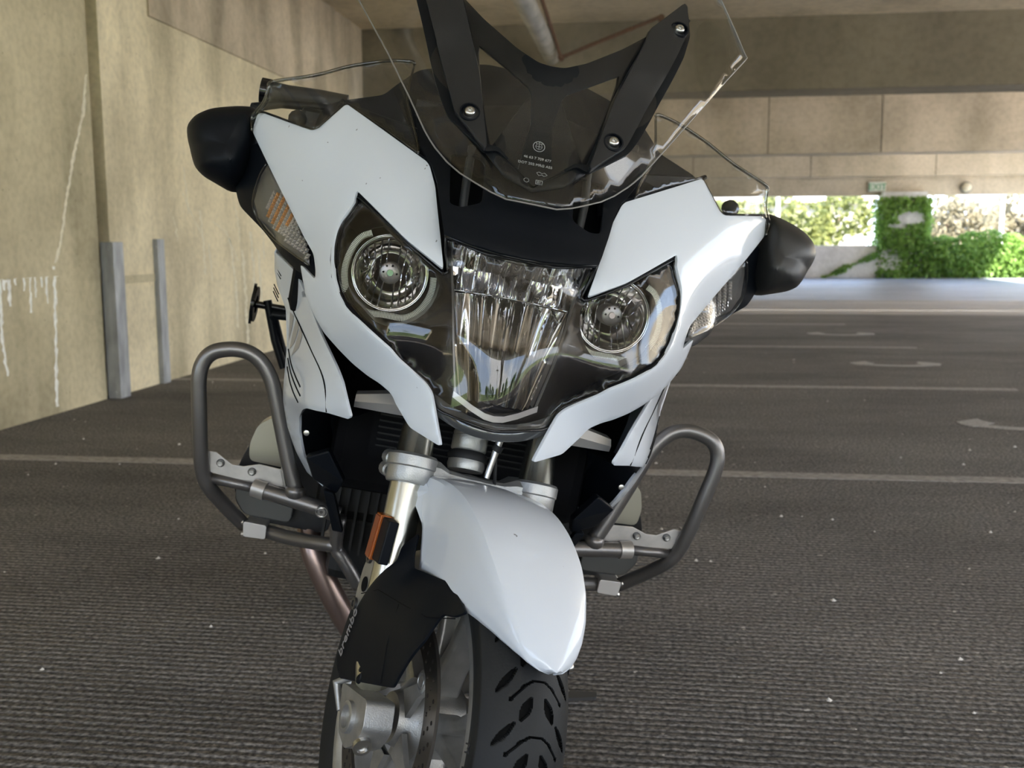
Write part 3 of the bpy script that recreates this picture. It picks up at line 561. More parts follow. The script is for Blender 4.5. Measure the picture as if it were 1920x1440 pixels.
# hillside, trees and road behind the camera: what the lamps reflect
sbox('hill',(-60,-60,-3),(90,-14,-1.2),mat('lawn',(.10,.15,.03),.95,noise=.3,nscale=.6,col2=(.20,.24,.07)))['kind']='structure'
g=G(); g.add([(-60,-14,-1.2),(90,-14,-1.2),(90,-48,3.2),(-60,-48,3.2),(90,-48,-1.2),(-60,-48,-1.2)],[(0,1,2,3),(1,4,2),(0,3,5),(3,2,4,5),(0,5,4,1)]); g.obj('hillside',MATS['lawn'],None,None)['kind']='structure'
rr=random.Random(21); pts=[]
for k in range(16):
    x=-18+k*2.9+rr.uniform(-1,1); y=-24-rr.uniform(0,16); z=-1.2+(-14-y)*.129-.2; h=rr.uniform(3,5.5); wd=rr.uniform(.9,1.7)
    for q in range(420):
        v=Vector((rr.gauss(0,1),rr.gauss(0,1),rr.gauss(0,1))).normalized()*wd*rr.uniform(.7,1.1); pts.append((x+v.x,y+v.y,z+h*.55+v.z*h*.45/wd))
o=leaves('treeline',pts,.3,L3); tag(o,'green treeline on the grassy hillside behind the camera','trees',kind='stuff')
g=G(); g.tube([(6,-30,0),(6,-30,9)],.12,8); g.box((4.8,-30.06,8.0),(7.2,-29.94,8.15)); o=g.obj('utility_pole',mat('bark',(.2,.2,.2)),None); tag(o,'tall utility pole on the hillside behind the camera','pole')
portal('daylight_portal_left',(WX,-2.45,1.5),(2.3,2.0),(1,0,0)); portal('daylight_portal_back',(4,-4.65,1.7),(12.6,2.2),(0,1,0)); portal('daylight_portal_right',(10.3,12,1.8),(33,3.3),(-1,0,0)); portal('daylight_portal_far',(-1.5,28.0,1.5),(24,1.3),(0,-1,0))
# ================================================================ THE MOTORCYCLE
BM=Matrix(((.9574,-.2163,.1914,-.35),(.2121,.9763,.0424,1.3289),(-.196,0,.9806,0),(0,0,0,1)))
WHITE=mat('white_paint',(.63,.675,.745),.42,coat=.75,spec=.25)
# small stone chips and scuffs in the paint
_t=WHITE.node_tree; _c=_t.nodes.new('ShaderNodeTexCoord'); _n=_t.nodes.new('ShaderNodeTexNoise'); _n.inputs['Scale'].default_value=70; _n.inputs['Detail'].default_value=2
_m=_t.nodes.new('ShaderNodeMapping'); _m.inputs['Scale'].default_value=(1.6,1,1); _r=_t.nodes.new('ShaderNodeValToRGB'); _r.color_ramp.elements[0].position=.765; _r.color_ramp.elements[0].color=(.63,.675,.745,1); _r.color_ramp.elements[1].position=.79; _r.color_ramp.elements[1].color=(.22,.23,.25,1)
_t.links.new(_c.outputs['Object'],_m.inputs[0]); _t.links.new(_m.outputs[0],_n.inputs['Vector']); _t.links.new(_n.outputs['Fac'],_r.inputs[0]); _t.links.new(_r.outputs[0],_t.nodes['Principled BSDF'].inputs['Base Color'])
BLACK=mat('black_plastic',(.0045,.0060,.0090),.46,bump=.05,bscale=500,spec=.18)
SATIN=mat('black_satin',(.0055,.0068,.0090),.38,spec=.20)
GLOSSB=mat('gloss_black',(.006,.006,.007),.12,spec=.5)
VOID=mat('dark_interior',(.005,.005,.006),.8,spec=.15)
MIRRB=mat('mirror_shell_sheen',(.022,.022,.022),.42,bump=.05,bscale=500)  # left mirror's grey sheen put into a paler black
CHROME=mat('chrome',(.88,.88,.90),.035,1.0)
SILV=mat('silver_paint',(.50,.50,.50),.38,.75)
ALU=mat('cast_aluminium',(.42,.42,.41),.42,.8,bump=.35,bscale=500,noise=.12,nscale=40)
RAW=mat('brushed_aluminium',(.60,.58,.50),.27,1.0,noise=.10,nscale=7,stretch=(12,12,.6))
TUBE=mat('titanium_tube_paint',(.20,.19,.185),.34,.8,bump=.2,bscale=700)
BRK=mat('bracket_steel',(.46,.44,.42),.42,.75,noise=.15,nscale=30)
BOLT=mat('bolt_steel',(.55,.54,.52),.28,1.0)
RUB=mat('tyre_rubber',(.012,.013,.014),.58,spec=.35,bump=.2,bscale=300)
RUBS=mat('rubber',(.014,.014,.015),.6)
DISC=mat('disc_steel',(.17,.155,.14),.34,.9)
HOUS=mat('lamp_bezel',(.016,.0135,.012),.32,coat=.15,spec=.3)
EXH=mat('exhaust_steel',(.30,.225,.20),.32,.85,noise=.10,nscale=6)
AMB=mat('amber_reflector',(.30,.07,.006),.22,coat=.6); AMB2=mat('amber_back',(.24,.055,.012),.35)
BEIGE=mat('cylinder_cover_silver',(.40,.385,.315),.33,.65)
LENS=glass('lamp_lens_glass',(.93,.93,.93),.0); CLEAR=glass('clear_screen',(.94,.94,.93),.0,1.49); EDGE=glass('clear_edge',(.55,.56,.55),.06,1.9)
SMOKE=glass('smoked_skirt',(.10,.105,.11),.06,1.6)
ETCH=mat('etched_marking',(.30,.31,.31),.6); 
moto=empty('motorcycle'); moto.matrix_world=BM
tag(moto,'white touring motorcycle with clear windscreen and steel crash bars leaning on its side stand','motorcycle')
FA=D['F'];FO=D['Fo']
FM=Matrix(((FA[0][0],FA[0][1],FA[0][2],FO[0]),(FA[1][0],FA[1][1],FA[1][2],FO[1]),(FA[2][0],FA[2][1],FA[2][2],FO[2]),(0,0,0,1)))
def lab(o,t): o['label']=t; return o
def edge_tube(name,pts,r,m,parent,s=1,closed=False,n=8,sm=4):
    return G().tube(smooth_line([flip(p,s) for p in pts],sm,closed),r,n,closed=closed).obj(name,m,parent,180)
SIDE=((-1,'right side of the motorcycle'),(1,'left side of the motorcycle'))
FU=TPS(D['upper']['c']); FH=TPS(D['lens']['c']); FC=TPS(D['cowl']['c']); FB=TPS(D['bracket']['c']); FS=TPS(D['screen']['c'])
FD=TPS([c for c in [(.182,.185,1.196),(.386,.222,1.13),(.399,.236,1.085),(.307,.144,1.069),(.266,.165,1.118),(.156,.066,1.064),(.3,.215,1.165)]])
FF=TPS(D['flank']['c'],lam=1e-3); FG=TPS(D['signal']['c'])
def crease(a,b,w,h):
    """gentle ridge along the line a-b in the (x,z) plane"""
    ax,az=a;bx,bz=b;L=math.hypot(bx-ax,bz-az)
    def f(x,z):
        x=abs(x); d=((x-ax)*(bz-az)-(z-az)*(bx-ax))/L
        return h*max(0.,1-abs(d)/w)
    return f
c1=crease((.262,1.11),(.10,.92),.05,-.004)
for s,sd in SIDE:
    # --- white upper fairing panel with its black seal
    p=shell('fairing_panel',D['upper']['o'],FU,WHITE,moto,thick=.0045,grid=.008,mir=s,off=lambda x,z:c1(x,z)-.002,bevel=.0016,rnd=.005)
    top=D['upper']['o']; U=[Vector(flip(v,s)) for v in top]
    seal=[v+Vector((0,.006,0)) for v in U]
    G().tube([Vector((v.x,v.y+.004,v.z)) for v in smooth_line([U[i] for i in range(43,len(U))]+[U[0],U[1]],3)],.0036,8).obj('seal',BLACK,p,180)
    G().tube([Vector((v.x,v.y+.007,v.z)) for v in [U[i] for i in range(25,44)]],.0052,8).obj('seal',VOID,p,180)
    # inner return flange so the panel has depth from the side
    g=G(); R=[U[i] for i in list(range(0,6))]; 
    g.add([v+Vector((0,.003,0)) for v in R]+[v+Vector((-s*.02,.07,0)) for v in R],[(i,i+1,i+1+len(R),i+len(R)) for i in range(len(R)-1)]); g.obj('return_flange',BLACK,p,180)
    # --- lower side fairing
    q=shell('side_fairing',D['flank']['o'],FF,WHITE,moto,thick=.004,grid=.009,mir=s,bevel=.0012,rnd=.004)
    sil=[Vector(flip(v,s)) for v in D['flank']['o'][:11]]
    V=[];n=len(sil)
    for j,(dy,dx) in enumerate(((0,0),(.05,-.001),(.14,-.012),(.26,-.03),(.42,-.055))):
        V+=[v+Vector((s*dx,dy,.02*j)) for v in sil]
    F=[(j*n+i,j*n+i+1,(j+1)*n+i+1,(j+1)*n+i) for j in range(4) for i in range(n-1)]
    o=G().add(V,F).obj('side_skin',WHITE,q,60); so_=o.modifiers.new('s','SOLIDIFY'); so_.thickness=.003
    sm=smooth_line([Vector(flip(v,s)) for v in D['flankseam']],4)
    G().tube([v+Vector((0,-.0006,0)) for v in sm],.0011,6).obj('panel_seam',VOID,q)
    # grey tribal stripes and louvre slots printed on the flank
    for P_ in D['stripes']:
        P=[Vector((s*v[0],v[1]-.0022,v[2])) for v in P_]; tr=geometry.tessellate_polygon([P]); G().add(P,[tuple(t) for t in tr]).obj('grey_stripe',mat('stripe_grey',(.30,.30,.32),.35,coat=.6),q)
    for P_ in D['louvres']: G().tube(smooth_line([(s*v[0],v[1]-.0010,v[2]) for v in P_],3),.0012,6).obj('louvre_slot',VOID,q)
    # stepped upper trim (dark double lines)
    g=G()
    for z in (.858,.853,.828,.822,.816): g.tube([(s*.349,FF(.349,z)+.002,z+.004),(s*.335,FF(.335,z-.008)-.001,z-.008)],.0009,6)
    g.obj('pinstripes',VOID,q)
    # duct liner inside the lower fairing
    inn=[flip(D['flank']['o'][i],s) for i in (10,11,12,13,14,16,17,18)]
    V=[Vector(v)+Vector((0,.004,0)) for v in inn]+[Vector((v[0]*.93-s*.02,v[1]+.13,v[2]-.002)) for v in inn]+[Vector((s*.10,.33,v[2]+(.0)) ) for v in inn]
    n=len(inn); F=[(j*n+i,j*n+i+1,(j+1)*n+i+1,(j+1)*n+i) for j in (0,1) for i in range(n-1)]
    G().add(V,F).obj('duct_liner',BLACK,moto,40)
    # black lower spoiler in the duct
    g=G(); g.prism([(s*.205,.14,.62),(s*.238,.16,.60),(s*.225,.20,.56),(s*.185,.19,.545),(s*.175,.15,.575)],(0,.03,0)); g.prism([(s*.205,.18,.55),(s*.188,.17,.55),(s*.165,.215,.478),(s*.182,.225,.476)],(0,.02,0)); g.obj('duct_vane',BLACK,moto,None,bevel=.003)
    g=G(); g.lathe([(0,0),(0,.005),(.003,.004),(.004,0)],(s*.243,.17,.635),(0,-1,0),10); g.obj('trim_screw',BOLT,moto)
    # --- turn signal
    h=shell('signal_housing',[(a,FG(a,c),c) for a,b,c in D['sighouse']],TPS(D['signal']['c']),BLACK,moto,thick=.02,grid=.014,mir=s,off=lambda x,z:.020,bevel=.003,rnd=.01)
    t=shell('turn_signal',D['signal']['o'],FG,LENS,moto,thick=.0022,grid=.010,mir=s,bevel=.0008,rnd=.006); lab(t,'clear indicator lens over an amber ribbed reflector')
    shell('signal_bowl',D['signal']['o'],FG,mat('signal_bowl_grey',(.20,.20,.20),.28,.5),t,thick=.002,grid=.012,mir=s,off=lambda x,z:.014,bevel=0)
    edge_tube('lens_rim',D['signal']['o'][:6],.0016,EDGE,t,s)
    # ribbed reflector: individual prisms in rows
    pat=[(v[0],v[2]) for v in D['sigpat']]; cx=sum(a for a,b in pat)/len(pat); cz=sum(b for a,b in pat)/len(pat); ca,sa=math.cos(.33),math.sin(.33); g=G(); g3=G()
    for i in range(-16,17):
        for j in range(-26,27):
            u=i*.0058; v=j*.0050; x=cx+u*ca-v*sa; z=cz+u*sa+v*ca
            if not inside((x,z),pat): continue
            y=FG(x,z)+.0085; a=.0026; b=.0023
            V=[(s*(x+(-a*ca+b*sa)),y,z+(-a*sa-b*ca)),(s*(x+(a*ca+b*sa)),y,z+(a*sa-b*ca)),(s*(x+(a*ca-b*sa)),y,z+(a*sa+b*ca)),(s*(x+(-a*ca-b*sa)),y,z+(-a*sa+b*ca)),(s*x,y-.0045,z)]
            (g3 if ((x-cx)+(z-cz)*1.2>-.022 and i%2==0) else g).add(V,[(0,1,4),(1,2,4),(2,3,4),(3,0,4)])
    g.obj('reflector_prisms',mat('clear_prism',(.80,.76,.72),.22,.35),t,None)['kind']='stuff'
    if g3.V: g3.obj('amber_prisms',mat('amber_prism',(.90,.42,.14),.22,.15) if s<0 else mat('clear_prism2',(.5,.48,.46),.10,.8),t,None)['kind']='stuff'
    # --- mirror: closed hollow-looking shell with a crest line
    MO=round_poly([Vector((a,0,c)) for a,b,c in D['mirror']],.02,3); mc=Vector((.43,0,1.03)); V=[];F=[];K=10;n=len(MO)
    for k in range(K+1):
        t_=k/K; sc=math.cos(t_*math.pi/2)**.65 if k<K else 0.02
        for v in MO:
            d=(v-mc)*sc+mc; y=.30-.085*math.sin(t_*math.pi/2)**1.1-(.25*(.5-d.x) if d.x<.5 else 0)*.45
            y-=.016*max(0,1-abs((d.z-1.005)+(d.x-.43)*.35)/.035)
            V.append((s*d.x,y,d.z))
    for k in range(K):
        for i in range(n): F.append((k*n+i,k*n+(i+1)%n,(k+1)*n+(i+1)%n,(k+1)*n+i))
    F.append(tuple(K*n+i for i in range(n)))
    b0=len(V)
    for v in MO: V.append((s*(mc.x+(v.x-mc.x)*.97),.36,mc.z+(v.z-mc.z)*.97))
    for i in range(n): F.append((b0+i,b0+(i+1)%n,(i+1)%n,i))
    F.append(tuple(b0+i for i in range(n))[::-1])
    mo=G().add(V,F).obj('mirror_housing',MIRRB if s>0 else BLACK,moto,50)
    shell('mirror_glass',[(mc.x+(v.x-mc.x)*.9,.362,mc.z+(v.z-mc.z)*.9) for v in MO],TPS([(.35,.362,.95),(.5,.362,.95),(.5,.362,1.1),(.35,.362,1.1)]),CHROME,mo,thick=.002,grid=.03,mir=s,bevel=0)
    # --- clear wind deflector
    dfl=shell('wind_deflector',D['deflector']['o'],FD,CLEAR,moto,thick=.003,grid=.010,mir=s,bevel=0,rnd=.008)
    edge_tube('polished_edge',D['deflector']['o'][:13],.0026,EDGE,dfl,s,sm=4); edge_tube('polished_edge',D['deflector']['o'][19:]+D['deflector']['o'][:1],.0017,EDGE,dfl,s)
    # rubber knob under the deflector
    G().lathe([(-.014,.003),(-.010,.0095),(-.004,.0135),(.003,.0138),(.009,.0105),(.013,.004)],(s*.341,.245,1.090),(0,0,1),18).obj('rubber_knob',RUBS,moto,60)
    # --- silver lamp support arm
    g=G(); a=Vector((s*.085,-.02,.735)); b=Vector((s*.176,.01,.722))
    V=[];
    for p_,h_ in ((a,.017),(a*.6+b*.4,.014),(b,.0085)): V+=[p_+Vector((0,-.006,-h_)),p_+Vector((0,-.012,0)),p_+Vector((0,-.004,h_)),p_+Vector((0,.03,h_)),p_+Vector((0,.03,-h_))]
    F=[(j*5+i,j*5+(i+1)%5,(j+1)*5+(i+1)%5,(j+1)*5+i) for j in (0,1) for i in range(5)]+[(0,1,2,3,4),(14,13,12,11,10)]
    g.add(V,F).obj('lamp_support_arm',SILV,moto,30)
# ---------------------------------------------------------------- headlight
def mirror_outline(half):
    """half outline from the top centre round to the bottom centre -> closed symmetric outline"""
    return half+[[-p[0],p[1],p[2]] for p in half[::-1] if abs(p[0])>1e-5]
LO=mirror_outline(D['lens']['o'])
lamp=shell('headlight',LO,FH,LENS,moto,thick=.003,grid=.010,bevel=0); lab(lamp,'clear lens covering the tall centre lamp and two round side lamps')
CEN=[(.086,.9413),(.0735,.8794),(.062,.817),(.050,.766),(.028,.757),(0,.7515)]; CEN=CEN+[(-a,b) for a,b in CEN[::-1] if a]; top=[(-.082,.952),(-.04,.943),(0,.939),(.04,.943),(.082,.952)]
HOLE=[(a,b) for a,b in CEN]+top
cxs,czs,cr_=.162,.894,.068
def bez(x,z):
    a=abs(x); return .022+.050*min(1,max(0,(a-.075)/.06))
circs=[[(sx_*cxs+cr_*math.cos(t),czs+cr_*.98*math.sin(t)) for t in np.linspace(0,2*math.pi,30,endpoint=False)] for sx_ in (-1,1)]
# keep the side wells inside the lamp outline
LO2=[(p[0],p[2]) for p in LO]
def clipc(c): return [q for q in c]
def near_in(pt,poly,d):
    x,y=pt; return inside(pt,poly) and min(math.hypot(x-a,y-b) for a,b in poly)>d
wells=[]
dl=[]
for i,a in enumerate(LO2):
    b=LO2[(i+1)%len(LO2)]; nn=max(1,int(math.hypot(b[0]-a[0],b[1]-a[1])/.004)); dl+=[(a[0]+(b[0]-a[0])*t/nn,a[1]+(b[1]-a[1])*t/nn) for t in range(nn)]
for sx_,c in zip((-1,1),circs):
    C0=(sx_*cxs,czs); o=[]
    for q in c:
        t=1.0
        while t>.3 and not (inside((C0[0]+(q[0]-C0[0])*t,C0[1]+(q[1]-C0[1])*t),LO2) and min(math.hypot(C0[0]+(q[0]-C0[0])*t-a,C0[1]+(q[1]-C0[1])*t-b) for a,b in dl)>.006): t-=.02
        o.append((C0[0]+(q[0]-C0[0])*t,C0[1]+(q[1]-C0[1])*t))
    wells.append(o)
shell('bezel',LO,FH,HOUS,lamp,thick=.002,grid=.009,holes=[HOLE]+wells,off=bez,bevel=0)
# lens side wall back to the bezel and beyond
V=[Vector(p) for p in LO]; n=len(V)
G().add([v+Vector((0,.002,0)) for v in V]+[v+Vector((0,.16,0)) for v in V],[(i,(i+1)%n,(i+1)%n+n,i+n) for i in range(n)]).obj('lamp_housing',GLOSSB,lamp,40)
G().add([Vector((v.x*1.0,.19,v.z)) for v in V],[tuple(t) for t in geometry.tessellate_polygon([[Vector((v.x,0,v.z)) for v in V]])]).obj('lamp_back',VOID,lamp,None)
edge_tube('lens_bead',LO,.0018,mat('bead_black',(.012,.012,.013),.15),lamp,1,True,sm=2)
# inner frame line that follows the lens (moulded step)
inner=[(p[0]*.955,p[2]) for p in LO]
# side well walls
for sx_,o in zip((-1,1),wells):
    A=[Vector((a,FH(a,b)+bez(a,b),b)) for a,b in o]; B=[Vector((a,.150,b)) for a,b in o]; m_=len(A)
    G().add(A+B,[(i,(i+1)%m_,(i+1)%m_+m_,i+m_) for i in range(m_)]).obj('lamp_well',HOUS,lamp,60)
    C0=Vector((sx_*cxs,0,czs))
    bowl=G().lathe([(.100,.0535),(.098,.0500),(.112,.0490),(.135,.0420),(.152,.031),(.162,.018),(.164,.006)],C0,(0,1,0),40).obj('side_reflector',mat('shadow_chrome',(.50,.49,.48),.07,1.0),lamp,180)  # dark floor reflections put into this dimmer chrome colour
    # facets of the reflector
    g=G()
    for k in range(-4,5):
        x=k*.0095; hh=math.sqrt(max(0,.0485**2-x*x))
        if abs(k)<1: continue
        g.tube([(C0.x+x,.104+.0*abs(x),C0.z-hh),(C0.x+x*.9,.135,C0.z-hh*.5),(C0.x+x*.8,.150,C0.z),(C0.x+x*.9,.135,C0.z+hh*.5),(C0.x+x,.104,C0.z+hh)],.0012,6)
    g.obj('reflector_ribs',CHROME,bowl)
    cap=G().lathe([(.105,0),(.105,.0125),(.106,.0150),(.112,.0158),(.150,.0158)],C0,(0,1,0),28).obj('bulb_cap',mat('cap_grey',(.30,.285,.28),.30,.85),bowl,40)
    g=G(); g.lathe([(.1035,.0),(.1035,.0045),(.106,.0055)],C0,(0,1,0),14)
    g.obj('bulb_tip',CHROME,cap,60)
    g=G()
    for dx,dz in ((.0095,0),(-.0095,0),(.002,.0105),(-.006,.009)): g.lathe([(.1040,0),(.1040,.0016),(.106,.0016)],C0+Vector((dx,0,dz)),(0,1,0),8)
    g.obj('bulb_pins',VOID,cap)
    G().lathe([(.099,.0520),(.0975,.0535),(.099,.0550),(.101,.0535)],C0,(0,1,0),40,close=True).obj('chrome_ring',CHROME,bowl,180)
    # halo light guide: ribbed band
    HP=smooth_line([Vector(flip(p,sx_)) for p in D['halo']],7); V1=[];F1=[];V2=[];F2=[]
    cc=Vector((sx_*cxs,.062,czs)); wv=.0043; ga=G(); gb=G()
    L=[0]
    for a,b in zip(HP[:-1],HP[1:]): L.append(L[-1]+(b-a).length)
    N=130
    def at(dv):
        dv=max(0,min(L[-1]-1e-6,dv)); i=max(j for j in range(len(L)-1) if L[j]<=dv); t=(dv-L[i])/(L[i+1]-L[i]); return HP[i].lerp(HP[i+1],t),(HP[i+1]-HP[i]).normalized()
    for k in range(N):
        a,ta=at(L[-1]*k/N); b,tb=at(L[-1]*(k+.96)/N)
        for gg,f0,f1,y0 in ((ga,0,.55,-.0045),(gb,.55,1,-.0015)):
            p0,p1=a.lerp(b,f0),a.lerp(b,f1); nr=Vector((-ta.z,0,ta.x)).normalized()*wv
            gg.add([p0-nr,p0+nr,p1+nr,p1-nr,p0-nr+Vector((0,y0,0)),p0+nr*.6+Vector((0,y0,0)),p1+nr*.6+Vector((0,y0,0)),p1-nr+Vector((0,y0,0))],[(4,5,6,7),(0,4,7,3),(1,2,6,5),(0,1,5,4),(3,7,6,2)])
    hl=ga.obj('halo_light_guide',mat('light_guide',(.90,.92,.82),.30,coat=.3),lamp,None); gb.obj('guide_ribs',mat('guide_rib',(.22,.25,.20),.25),hl,None)
# centre reflector: fluted chrome, upper and lower banks
def cenx(z):  # half width at height z
    return float(np.interp(z,[.752,.766,.817,.879,.941,.955],[.045,.0505,.062,.0735,.0855,.086]))
def bank(name,z0,z1,up):
    NX,NZ=120,46; V=[];F=[]
    for j in range(NZ+1):
        z=z0+(z1-z0)*j/NZ; hw=cenx(z)
        for i in range(NX+1):
            u=-1+2*i/NX; x=u*hw; ph=(u*4)%1.0
            fl=math.sin(ph*math.pi)            # eight convex flutes
            d=.085*(1-abs(u)**2.4)
            tz=(z-z0)/(z1-z0); t=(1-tz) if up else tz
            y=-.040+(d*(.25+.75*t**.8) if up else d*1.15*(.08+.92*t**.9))-.011*fl+(.003*math.sin(tz*7+i//15*1.7) if up else .004*math.sin(tz*4+(i//15)*2.1))
            V.append((x,y+.03*(.5-abs(tz-.5)),z))
    n=NX+1
    for j in range(NZ):
        for i in range(NX): F.append((j*n+i,j*n+i+1,(j+1)*n+i+1,(j+1)*n+i))
    o=G().add(V,F).obj(name,CHROME,lamp,30); return o
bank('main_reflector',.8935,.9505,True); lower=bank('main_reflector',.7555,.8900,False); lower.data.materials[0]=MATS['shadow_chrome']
# ridge between the two banks
G().tube([(-.078,-.022,.892),(-.05,.02,.892),(-.02,.05,.892),(.02,.05,.892),(.05,.02,.892),(.078,-.022,.892)],.0022,8).obj('reflector_ridge',CHROME,lamp,180)
# silver strip closing the bottom of the reflector
g=G(); A=[(-.0545,.7640),(-.030,.7525),(-.012,.7455),(0,.7440),(.012,.7455),(.030,.7525),(.0545,.7640)]
V=[];
for x,z in A: y=FH(x,z)+.014; V+=[(x,y,z+.006),(x,y,z-.002),(x,y+.02,z-.002)]
g.add(V,[(i*3+k,i*3+k+1,i*3+k+4,i*3+k+3) for i in range(6) for k in (0,1)]); g.obj('chin_strip',mat('satin_silver',(.60,.57,.56),.33,.7),lamp,60)
# side cheeks of the centre lamp
for s in (-1,1):
    g=G(); V=[]
    for z in (.953,.925,.88,.83,.785,.764): hw=cenx(z); V+=[(s*hw,FH(hw,z)+.018,z),(s*(hw+.0025),FH(hw,z)+.016,z),(s*(hw+.0025),FH(hw,z)+.07,z),(s*hw,FH(hw,z)+.07,z)]
    g.add(V,[(i*4+k,i*4+(k+1)%4,i*4+4+(k+1)%4,i*4+4+k) for i in range(5) for k in range(4)]); g.obj('cheek_rail',mat('cheek_grey',(.16,.155,.15),.3,.5),lamp,40)
c0=Vector((0,0,.8952)); 
cap=G().lathe([(.125,.0),(.125,.0085),(.118,.0095),(.118,.0105),(.124,.0120),(.118,.0150),(.117,.0165),(.119,.0175),(.16,.0175)],c0,(0,1,0),32).obj('main_bulb_cap',mat('cap_grey2',(.33,.32,.31),.30,.8),lamp,35)
G().lathe([(.117,.0),(.1175,.004),(.119,.0068),(.124,.0075)],c0,(0,1,0),20).obj('blue_bulb_tip',mat('bulb_blue',(.03,.07,.32),.08,coat=1.0),cap,180)
# clear skirt below the lens
sk=D['skirt']; SK=[Vector(p) for p in sk]
low=[Vector(p) for p in D['lens']['o'][-6:]]
A=[Vector((-v.x,v.y,v.z)) for v in low]+[v for v in low[::-1][1:]]; 
B=[Vector((-.0845,-.070,.752)),Vector((-.074,-.083,.738)),Vector((-.047,-.098,.727)),Vector((-.026,-.105,.7225)),Vector((0,-.108,.7205))]; B=B+[Vector((-v.x,v.y,v.z)) for v in B[::-1][1:]]
A2=smooth_line([Vector((-.090,-.070,.775)),Vector((-.078,-.082,.762)),Vector((-.046,-.098,.749)),Vector((-.022,-.105,.743)),Vector((0,-.107,.7415)),Vector((.022,-.105,.743)),Vector((.046,-.098,.749)),Vector((.078,-.082,.762)),Vector((.090,-.070,.775))],3); B2=smooth_line(B,3); n=min(len(A2),len(B2))
g=G(); g.add([v+Vector((0,.004,0)) for v in A2[:n]]+[v+Vector((0,-.002,0)) for v in B2[:n]],[(i,i+1,i+1+n,i+n) for i in range(n-1)]); o=g.obj('lamp_skirt',mat('skirt_smoke',(.05,.053,.056),.12,coat=.7),lamp,180); sm_=o.modifiers.new('s','SOLIDIFY'); sm_.thickness=.004
# ---------------------------------------------------------------- nose cowl, dash
CO=mirror_outline([[0,-.066,.9495],[.03,-.064,.9505],[.065,-.058,.954]]+D['cowl']['o']+[[.0,.2,1.17]])
vents=[]
for s in (-1,1):
    v=[(.109,1.070),(.101,1.000),(.085,.998),(.060,1.009),(.062,1.064),(.070,1.072)]
    vents.append([(s*p.x,p.y) for p in round_poly([Vector((a,b,0)) for a,b in v],.006,3)])
st=D['cowl']['step']
def stepoff(x,z):
    zz=float(np.interp(abs(x),[0,.05,.1,.12],[.966,.968,.976,.982])); return -.0035 if z<zz else (.0 if z>zz+.006 else -.0035*(1-(z-zz)/.006))
cowl=shell('nose_cowl',CO,FC,BLACK,moto,thick=.004,grid=.009,holes=vents,off=stepoff,bevel=.001)
G().tube(smooth_line([(-.098,-.050,.958),(-.06,-.060,.9515),(-.02,-.066,.948),(.02,-.066,.948),(.06,-.060,.9515),(.098,-.050,.958)],4),.0028,8).obj('cowl_lip',GLOSSB,cowl,180)
for s in (-1,1):
    G().tube([(s*.082,.075,1.085),(s*.082,.045,1.035),(s*.080,.040,.99)],.006,8).obj('screen_arm',mat('arm_grey',(.03,.032,.034),.5),moto,60)
# dashboard hood behind the screen
DO=mirror_outline([D['dash'][-1]]+D['dash'][:-1][::-1]+[[.33,.3,1.0],[.20,.3,.95],[0,.3,.95]])
FDs=TPS([(0,.22,1.0),(.3,.30,1.05),(-.3,.30,1.05),(0,.30,1.235),(.2,.30,1.17),(-.2,.3,1.17),(.12,.2,1.08),(-.12,.2,1.08)])
dash=shell('dashboard_hood',DO,FDs,BLACK,moto,thick=.20,grid=.018,offset=-1,bevel=.012,rnd=.012)
for s in (-1,1):
    for k in range(4): G().box((s*(.135+.006*k)-.0018,.15,1.10),(s*(.135+.006*k)+.0018,.20,1.125)).obj('linkage_rib',SATIN,moto,None)
    G().box((s*.15-.02,.20,1.13),(s*.15+.02,.25,1.15)).obj('linkage_block',SATIN,moto,None,bevel=.002); G().tube([(s*.20,.20,1.10),(s*.15,.17,1.085),(s*.13,.15,1.05)],.006,8).obj('linkage_rod',SATIN,moto,60); G().tube([(s*.115,.16,1.13),(s*.11,.14,1.08),(s*.12,.12,1.03)],.005,8).obj('linkage_rod',SATIN,moto,60)
for s in (-1,1):  # black wing behind the deflector
    V=[(s*.13,.12,1.05),(s*.15,.13,1.10),(s*.265,.22,1.125),(s*.31,.24,1.07),(s*.27,.19,1.05)]
    G().prism([Vector(v) for v in V],(0,.06,0)).obj('cockpit_wing',BLACK,moto,None,bevel=.006)
# ---------------------------------------------------------------- windscreen and its bracket
half=D['screen']['o'][::-1]; FS=TPS(D['screen']['c'],lam=1e-3)
SO=mirror_outline([[0,-.062,1.0175]]+half+[[.235,.25,1.44],[.19,.28,1.475],[.1,.3,1.495],[0,.3,1.50]])
screen=shell('windscreen',SO,FS,CLEAR,moto,thick=.0035,grid=.016,off=lambda x,z:-.004,bevel=0,rnd=.004); lab(screen,'tall clear windscreen')
V=[Vector((p[0],FS(p[0],p[2])-.004,p[2])) for p in SO]
G().tube(V,.0011,6,closed=True).obj('screen_edge',mat('screen_edge_grey',(.22,.21,.20),.3),screen,180)
BO=D['bracket']['o']; arch=D['bracket']['arch']; topc=[0,.023,1.2035]
outer=[[0,-.03,1.040]]+[p for p in BO[::-1]]  # from tip bottom centre out and up to the leg top
half=outer+arch; BOUT=mirror_outline(half[:-1]+[half[-1]]+[topc]) 
win=[(p[0],p[2]) for p in D['bracket']['win']]
wins=[win,[(-a,b) for a,b in win]]
br=shell('screen_bracket',BOUT,FB,SATIN,moto,thick=.006,grid=.010,holes=wins,off=lambda x,z:.004,bevel=.0015,rnd=.006)
shell('badge_plate',[[-.066,0,1.072],[-.022,0,1.160],[0,0,1.168],[.022,0,1.160],[.066,0,1.072],[.04,0,1.048],[.0,0,1.034],[-.04,0,1.048]],FB,SATIN,br,thick=.002,grid=.012,off=lambda x,z:.010,bevel=0)
